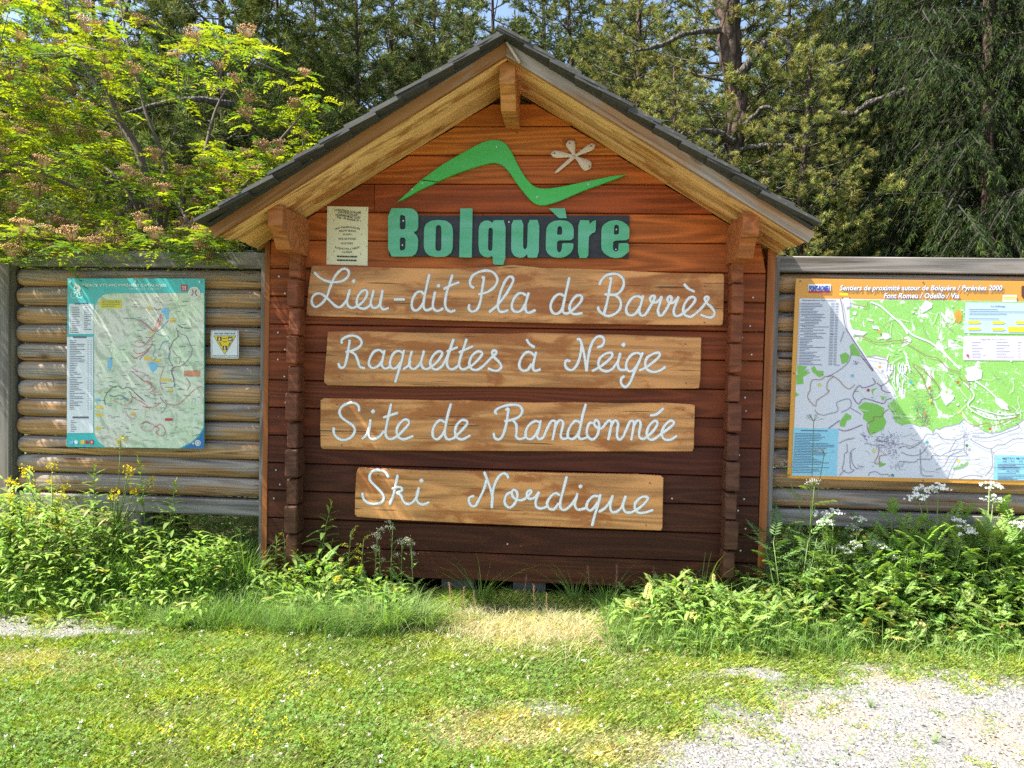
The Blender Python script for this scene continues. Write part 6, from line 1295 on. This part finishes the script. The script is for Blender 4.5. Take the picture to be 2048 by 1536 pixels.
# yarrow-like stalks, yellow bud spikes, seed stalks
def stalk(seed, h, kind):
    r = np.random.default_rng(seed); m = MB(); P = []; lean = r.uniform(-.1, .1, 2); top = np.array([lean[0]*h, lean[1]*h, h]); m.tube([(0, 0, 0), tuple(top*np.array([.3, .3, .5])), tuple(top)], [.003, .0025, .0015], 4); Lf = []
    if kind == 'yarrow':
        for j in range(4):
            c = top+np.array([r.uniform(-.03, .03), r.uniform(-.02, .02), -.03*j*r.uniform(.3, 1.2)]); m.tube([tuple(top*(.9-.1*j)), tuple(c)], [.0015, .0012], 3)
            P += [c+r.normal(size=3)*np.array([.010, .010, .006]) for _ in range(40)]
        col, sz = (.42, .44, .30), .007; k = 14
    elif kind == 'bud':
        for j in range(5):
            a = r.uniform(0, 6.28); b = top*(.55+.1*j); e = b+np.array([.05*math.cos(a), .05*math.sin(a), .03]); m.tube([tuple(b), tuple((b+e)/2+np.array([0, 0, .015])), tuple(e)], [.0018, .0015, .001], 3)
            P += [b+(e-b)*t+r.normal(size=3)*.005+np.array([0, 0, .008*math.sin(t*3)]) for t in r.uniform(.2, 1, 26)]
        col, sz = (.46, .46, .05), .008; k = 16
    else:
        for j in range(26):
            t = .5+.5*j/25; a = j*2.4; b = top*np.array([t*t, t*t, t]); e = b+np.array([.012*math.cos(a), .012*math.sin(a), .006]); m.tube([tuple(b), tuple(e)], [.0006, .0005], 3); P += [e+r.normal(size=3)*.0015 for _ in range(3)]
        col, sz = (.42, .22, .15), .0062; k = 3
    P = np.array(P); n = len(P); V, T, C = quads(P, r.normal(size=(n, 3)), r.uniform(.7, 1.2, n)*sz, np.array(col)[None]*(1+r.uniform(-.25, .2, (n, 1))))
    u = r.uniform(.05, .8, k); a = r.uniform(0, 6.28, k); D = np.stack([np.cos(a), np.sin(a), r.uniform(.2, .9, k)], 1); v, t = lance(.055, .011); L = scatter(v, t, np.stack([top[0]*u*u, top[1]*u*u, u*h], 1), orient(D), r.uniform(.6, 1.2, k), tint(k, (.20, .28, .08)))
    return [('stem', m.mesh('stem', M['redstem'] if kind == 'seed' else M['stem'], True)), ('flowers' if kind != 'seed' else 'seeds', fast('flowers', V, T, M['petal'], C)), ('leaves', fast('leaves', *L[:2], M['leaf'], L[2]))]
K = {k: [stalk(s, .4, k) for s in (1, 2)] for k in ('yarrow', 'bud', 'seed')}
NMK = {'yarrow': ('pale_headed_stalk', 'pale-headed stalks left of centre'), 'bud': ('yellow_bud_stalk', 'yellow-budded stalks at the kiosk foot'), 'seed': ('reddish_seed_stalk', 'reddish seed stalks at the kiosk foot')}
for i, (k, lab, px, py, s) in enumerate((('yarrow', 'tallest pale-headed stalk, reaching toward the letter k of Ski', 780, 1208, 1.18), ('yarrow', 'pale-headed stalk just left of the tallest one', 748, 1206, 1.02), ('yarrow', 'pale-headed stalk right beside the tallest one', 802, 1206, .92), ('yarrow', 'pale-headed stalk furthest right of its group', 826, 1212, .88), ('yarrow', 'short pale-headed stalk behind its group', 764, 1200, .8),
    ('bud', 'yellow-budded stalk between the lance-leaved weed and the pale heads', 695, 1190, .85), ('bud', 'yellow-budded stalk directly left of the pale heads', 722, 1196, .85), ('bud', 'yellow-budded stalk at the foot of the left log ends', 602, 1182, .78), ('bud', 'short yellow-budded stalk by the left corner trim', 578, 1192, .62), ('bud', 'yellow-budded stalk right behind the lance-leaved weed', 655, 1198, .66), ('bud', 'low yellow-budded stalk on the pale green mound', 700, 1280, .4), ('bud', 'low yellow-budded stalk in front of the kiosk corner weeds', 625, 1205, .6),
    ('seed', 'reddish seed stalk at the left end of the dry grass', 905, 1262, .72), ('seed', 'reddish seed stalk second from left on the dry grass', 922, 1268, .62), ('seed', 'reddish seed stalk in the middle of the dry grass', 1045, 1232, .68), ('seed', 'short reddish seed stalk right of the middle dry grass one', 1068, 1244, .55), ('seed', 'tall reddish seed stalk against the dark wall under Nordique', 1180, 1214, .72), ('seed', 'reddish seed stalk right of the tall one against the wall', 1230, 1208, .72), ('seed', 'greenish seed stalk under the right end of the Ski Nordique board', 1300, 1200, .68), ('seed', 'shortest reddish seed stalk, right of the dry grass', 1092, 1250, .48), ('seed', 'reddish seed stalk leaning at the dark gap below the wall', 950, 1245, .5))):
    grp(K[k][i % 2], NMK[k][0], lab, 'plant', NMK[k][1], px, py, s, i*1.7, .4)

# ------------------------------------------------------------------ ground cover
def screen_xy(x, y, z):
    d = np.stack([x, y, z], -1)-CAM; w = d@_f; return 1024+F*(d@_rt)/w, 768-F*(d@_up)/w
def tintb(n, base, var, hue):
    c = tint(n, base, var, hue); o = rng.uniform(0, 1, n) < .05; c[o] = tint(o.sum(), (.40, .34, .12), .3); return c
def cover():
    N = 520000; x = U(-4.6, 4.6, N); y = U(-3.1, .12, N); z = gz(x, y); sx, sy = screen_xy(x, y, z); ok = (sx > -60) & (sx < 2110) & (sy < 1590); x, y, z, sx, sy = x[ok], y[ok], z[ok], sx[ok], sy[ok]
    g = gravel(x, y); dr = dry(x, y); n = len(x); tuf = sm(.25, .7, vnoise(x, y, 8, 7))*.8+sm(.4, .8, vnoise(x, y, 17, 4))*.5
    keep = rng.uniform(0, 1, n) < np.clip((1-g)*.95+g*tuf*.95, 0, 1); x, y, z, g, dr, sy = x[keep], y[keep], z[keep], g[keep], dr[keep], sy[keep]; n = len(x)
    cl = vnoise(x, y, 3.4, 9); cl2 = vnoise(x, y, 11, 12)
    wall = np.clip((y+.75)/.75, 0, 1)                                  # longer towards the wall
    h = (.018+.024*U(0, 1, n)**1.5+.014*np.clip(cl2, -1, 1)+.012*np.clip(vnoise(x, y, 5, 40), 0, 1))*(1-.45*g)+wall**2*.05*(1-dr*.6)*(1-g); h = np.maximum(h, .010); h *= (1-.25*dr)
    a = U(0, 6.28, n); lean = U(.2, 1.4, n); d = np.stack([np.cos(a)*lean, np.sin(a)*lean, np.ones(n)], 1); d /= np.linalg.norm(d, axis=1, keepdims=True)
    wd = U(.0022, .0042, n); s = np.stack([-np.sin(a), np.cos(a), 0*a], 1); b = np.stack([x, y, z-.003], 1); hv = h[:, None]
    V = np.stack([b-s*wd[:, None]/2, b+s*wd[:, None]/2, b+d*hv*.6+s*wd[:, None]*.45, b+d*hv*1.25+np.stack([np.cos(a), np.sin(a), -.35+0*a], 1)*hv*.35], 1)
    T = (np.arange(n)*4)[:, None, None]+np.array([(0, 1, 2), (0, 2, 3)])[None]
    base = np.array((.27, .355, .068))[None]*(1+.22*cl[:, None]*np.array([1.0, .6, .3])); base = base*(1-dr[:, None])+np.array((.56, .48, .25))[None]*dr[:, None]
    straw = rng.uniform(0, 1, n) < (.10+.5*dr+.10*g); base[straw] = np.array((.54, .47, .24)); base *= (1+rng.uniform(-.35, .3, (n, 1)))*(1-.22*sm(.1, .7, vnoise(x, y, 14, 50)))[:, None]; lime = (cl2 > .3); base[lime] *= np.array((1.18, 1.10, .9))
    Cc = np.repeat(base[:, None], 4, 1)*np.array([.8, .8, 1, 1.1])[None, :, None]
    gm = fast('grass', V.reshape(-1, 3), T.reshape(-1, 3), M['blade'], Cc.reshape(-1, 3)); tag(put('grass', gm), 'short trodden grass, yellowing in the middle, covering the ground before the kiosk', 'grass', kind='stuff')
    # clover and small round leaves
    N = 90000; x = U(-4.6, 4.4, N); y = U(-3.0, .0, N); z = gz(x, y); sx, sy = screen_xy(x, y, z); c = vnoise(x, y, 2.6, 21); ok = (sx > -60) & (sx < 2110) & (sy < 1590) & (rng.uniform(0, 1, N) < (sm(-.25, .5, c)*.9+.12)*(1-gravel(x, y)*.93)*(1-dry(x, y)*.8)); x, y, z = x[ok], y[ok], z[ok]; n = len(x)
    tv = []; tt = []
    for k in range(3):
        q = k*2.094; b0 = len(tv); dx, dy = math.cos(q), math.sin(q); tv += [(0, 0, 0), (dx*.55-dy*.42, dy*.55+dx*.42, .12), (dx, dy, .05), (dx*.55+dy*.42, dy*.55-dx*.42, .12)]; tt += [(b0, b0+1, b0+2), (b0, b0+2, b0+3)]
    D = np.stack([rng.normal(size=n)*.45, rng.normal(size=n)*.45-.15, np.ones(n)], 1)
    V, T, C = scatter(np.array(tv), np.array(tt), np.stack([x, y, z+U(.012, .042, n)], 1), frames(D, U(0, 6, n)), U(.0065, .0125, n), tint(n, (.17, .30, .055), .28, .1))
    tag(put('clover', fast('clover', V, T, M['leaf'], C)), 'clover and small leaves growing through the short grass', 'clover', kind='stuff')
    N = 260; x = U(-3.2, 1.2, N); y = U(-2.6, -.5, N); z = gz(x, y)+.045; ok = gravel(x, y) < .3; P = np.stack([x, y, z], 1)[ok]; n = len(P)
    q = np.repeat(P, 9, 0)+rng.normal(size=(n*9, 3))*.004; V, T, C = quads(q, rng.normal(size=(n*9, 3))+np.array([0, -.5, 1]), U(.006, .009, n*9), tint(n*9, (.78, .76, .72), .1, .03))
    tag(put('clover_flowers', fast('clover_flowers', V, T, M['petal'], C)), 'tiny white clover heads dotted over the lawn', 'flowers', kind='stuff')
    q = []
    for px, py in ((520, 1440), (560, 1460), (545, 1410), (480, 1475), (690, 1215), (600, 1400), (620, 1360), (700, 1235), (330, 1480), (505, 1500)):
        c = G(px, py); k = 14; q.append(np.stack([c[0]+rng.normal(size=k)*.05, c[1]+rng.normal(size=k)*.04, np.full(k, -.1)+U(.03, .06, k)], 1))
    P = np.repeat(np.concatenate(q), 5, 0); n = len(P); P = P+rng.normal(size=(n, 3))*.003; V, T, C = quads(P, rng.normal(size=(n, 3))+np.array([0, -.4, 1]), U(.004, .007, n), tint(n, (.85, .66, .02), .1, .03))
    tag(put('yellow_clover_flowers', fast('yellow_flowers', V, T, M['petal'], C)), 'tiny yellow flowers in the lawn at lower left', 'flowers', kind='stuff')
    # leafy undergrowth at the foot of fences and walls
    N = 95000; x = U(-4.7, 4.9, N); y = np.where(rng.uniform(0, 1, N) < .7, U(-1.1, .3, N), U(.3, 2.6, N))
    def hgt(x, y):
        hl = .58*(1-.35*sm(-3.1, -2.7, x)*sm(-1.8, -2.1, x))*sm(-1.75, -2.0, x)*sm(-.95, -.35, y)*(1-.35*sm(-3.2, -3.9, x)*0); hc = np.where((x > -1.9) & (x < -.50), .25*sm(-.8, -.25, y)*sm(-.50, -.75, x), 0); hr = .46*sm(1.75, 2.2, x)*sm(-.75, -.25, y); hm = np.where((x > .55) & (x < 2.0), .24*sm(-.95, -.4, y)*sm(.5, 1.1, x), 0)
        far = np.where(y > .25, 1.4, 1)
        return np.maximum.reduce([hl, hc, hr, hm])*far*(1+.22*vnoise(x, y, 7, 2)+.34*vnoise(x, y, 4.3, 61)+.2*vnoise(x, y, 15, 62))
    H_ = hgt(x, y); inside = (np.abs(x) < 1.86) & (y > -.03); ok = (H_ > .03) & (~inside) & ~((y > .06) & (y < .26) & (rng.uniform(0, 1, N) < .8)) & (rng.uniform(0, 1, N) < (.12+1.3*H_)*(.6+.5*sm(-.2, .4, vnoise(x, y, 9, 31)))) & (gravel(x, y) < .75); x, y, H_ = x[ok], y[ok], H_[ok]; n = len(x)
    z = gz(x, y)+H_*np.sqrt(rng.uniform(0, 1, n)); P = np.stack([x, y, z], 1); a = U(0, 6.28, n); D = np.stack([np.cos(a), np.sin(a), U(-.2, 1.3, n)], 1); kinds = [lance(.075, .026, 3, .4), lance(.06, .03, 3, .3), PIN[0], lance(.09, .018, 3, .5)]
    which = rng.integers(0, 4, n); which[(x > 1.5) & (rng.uniform(0, 1, n) < .72)] = 2; which[(x < -1.5) & (which == 2)] = 0; L_ = []
    for k in range(4):
        ix = which == k; L_.append(scatter(kinds[k][0], kinds[k][1], P[ix], orient(D[ix]), U(.4, 1.25, ix.sum())*(1 if k != 2 else .85), tintb(ix.sum(), ((.25, .37, .08), (.28, .41, .085), (.25, .37, .10), (.26, .38, .09))[k], .4, .12)))
    V, T, C = join(L_); tag(put('undergrowth', fast('undergrowth', V, T, M['leaf'], C)), 'tangled low leafy growth along the foot of the fences and kiosk', 'undergrowth', kind='stuff')
    # taller fine grass in the same belt
    n = 18000; x = np.concatenate([U(-4.4, -1.75, n//4), U(-1.9, -.6, n//3), U(.7, 2.2, n//4), U(1.7, 4.3, n//6)]); y = U(-.85, -.08, len(x)); n = len(x); L = blades(n, .08, .27, .6, .0034, (.16, .27, .06), 77, .7, 3, 0)
    V = L[0].reshape(n, -1, 3)+np.stack([x, y, gz(x, y)], 1)[:, None]; V[:, :, 2] += 0; kp = (gravel(x, y) < .4) & (dry(x, y) < .75); m_ = V.shape[1]; V = V[kp]; k = len(V)
    T0_ = L[1].reshape(n, -1, 3)[0]; T = T0_[None]+(np.arange(k)*m_)[:, None, None]; C = L[2].reshape(n, -1, 3)[kp]
    tag(put('long_grass', fast('long_grass', V.reshape(-1, 3), T.reshape(-1, 3), M['blade'], C.reshape(-1, 3))), 'thin longer grass standing along the foot of the kiosk and fences', 'grass', kind='stuff')
    n = 6500; x = U(-2.95, -1.80, n); y = U(-.45, .35, n)**1.0; L = blades(n, .22, .52, .40, .0042, (.12, .22, .05), 78, .8, 4, 0)
    V = L[0].reshape(n, -1, 3)+np.stack([x, y, gz(x, y)], 1)[:, None]; tag(put('long_grass', fast('long_grass', V.reshape(-1, 3), L[1], M['blade'], L[2])), 'long dark green grass filling the corner between the left fence and the kiosk', 'grass', kind='stuff')
    # dry straw mat in the centre
    n = 6000; c = G(1075, 1262); x = c[0]+rng.normal(size=n)*.42; y = c[1]+rng.normal(size=n)*.22; L = blades(n, .03, .13, 1.1, .0024, (.62, .55, .34), 5, 1.1, 3, 0); V = L[0].reshape(n, -1, 3)+np.stack([x, y, gz(x, y)-.004], 1)[:, None]
    tag(put('dry_grass', fast('dry_grass', V.reshape(-1, 3), L[1], M['blade'], L[2])), 'mat of pale dry straw below the middle of the kiosk', 'dry grass', kind='stuff')
    # gravel chips
    N = 120000; x = U(-4.2, 4.4, N); y = U(-2.9, -.3, N); sx, sy = screen_xy(x, y, gz(x, y)); ok = (sx > -40) & (sx < 2090) & (sy < 1580) & (rng.uniform(0, 1, N) < gravel(x, y)*.9); x, y = x[ok], y[ok]; n = len(x)
    tv = np.array([(1, .1, 0), (-.1, 1, .1), (-1, -.1, 0), (.1, -1, -.1), (.1, 0, .6), (0, 0, -.6)], float); tt = np.array([(0, 1, 4), (1, 2, 4), (2, 3, 4), (3, 0, 4)])
    s = .0022+.0095*rng.uniform(0, 1, n)**3.5; g = tint(n, (.31, .305, .30), .65, .04); V, T, C = scatter(tv, tt, np.stack([x, y, gz(x, y)+s*.2], 1), frames(np.stack([rng.normal(size=n)*.3, rng.normal(size=n)*.3, np.ones(n)], 1), U(0, 6, n)), s, g)
    tag(put('gravel', fast('gravel', V, T, leafmat('stone_chip', 0.0, .9, .15), C)), 'grey stone chips scattered over the bare ground', 'gravel', kind='stuff')
cover()
r = random.Random(4)
for i, (lab, px, py, s) in enumerate((('pale flat stone lying in the grass right of centre, near the gravel', 1172, 1322, .030), ('white stone in the grass at the bottom, left of the gravel', 1105, 1452, .022), ('whitish stone at the bottom edge in front of the gravel', 1196, 1516, .026), ('grey stone at the end of the bare earth patch', 1455, 1372, .02))):
    m = MB(); R_ = []
    for zz, k in ((0, .85), (.25, 1), (.5, .8), (.62, .35)): R_.append([(math.cos(a)*k*s*(1+.15*math.sin(a*3+i)), math.sin(a)*k*s*.7*(1+.1*math.cos(a*2+i)), zz*s) for a in [j*math.pi*2/9 for j in range(9)]])
    m.rings(R_); o = m.build('stone', flat('pale_stone', (.62, .60, .56), .85, .15), None); b = base_at(px, py); o.location = (b[0], b[1], b[2]+.002); tag(o, lab, 'stone', 'loose stones in the grass')
for o in bpy.data.objects:
    if o.type == 'MESH' and o.parent is None and 'kind' not in o.keys() and 'label' not in o.keys(): o['kind'] = 'structure'
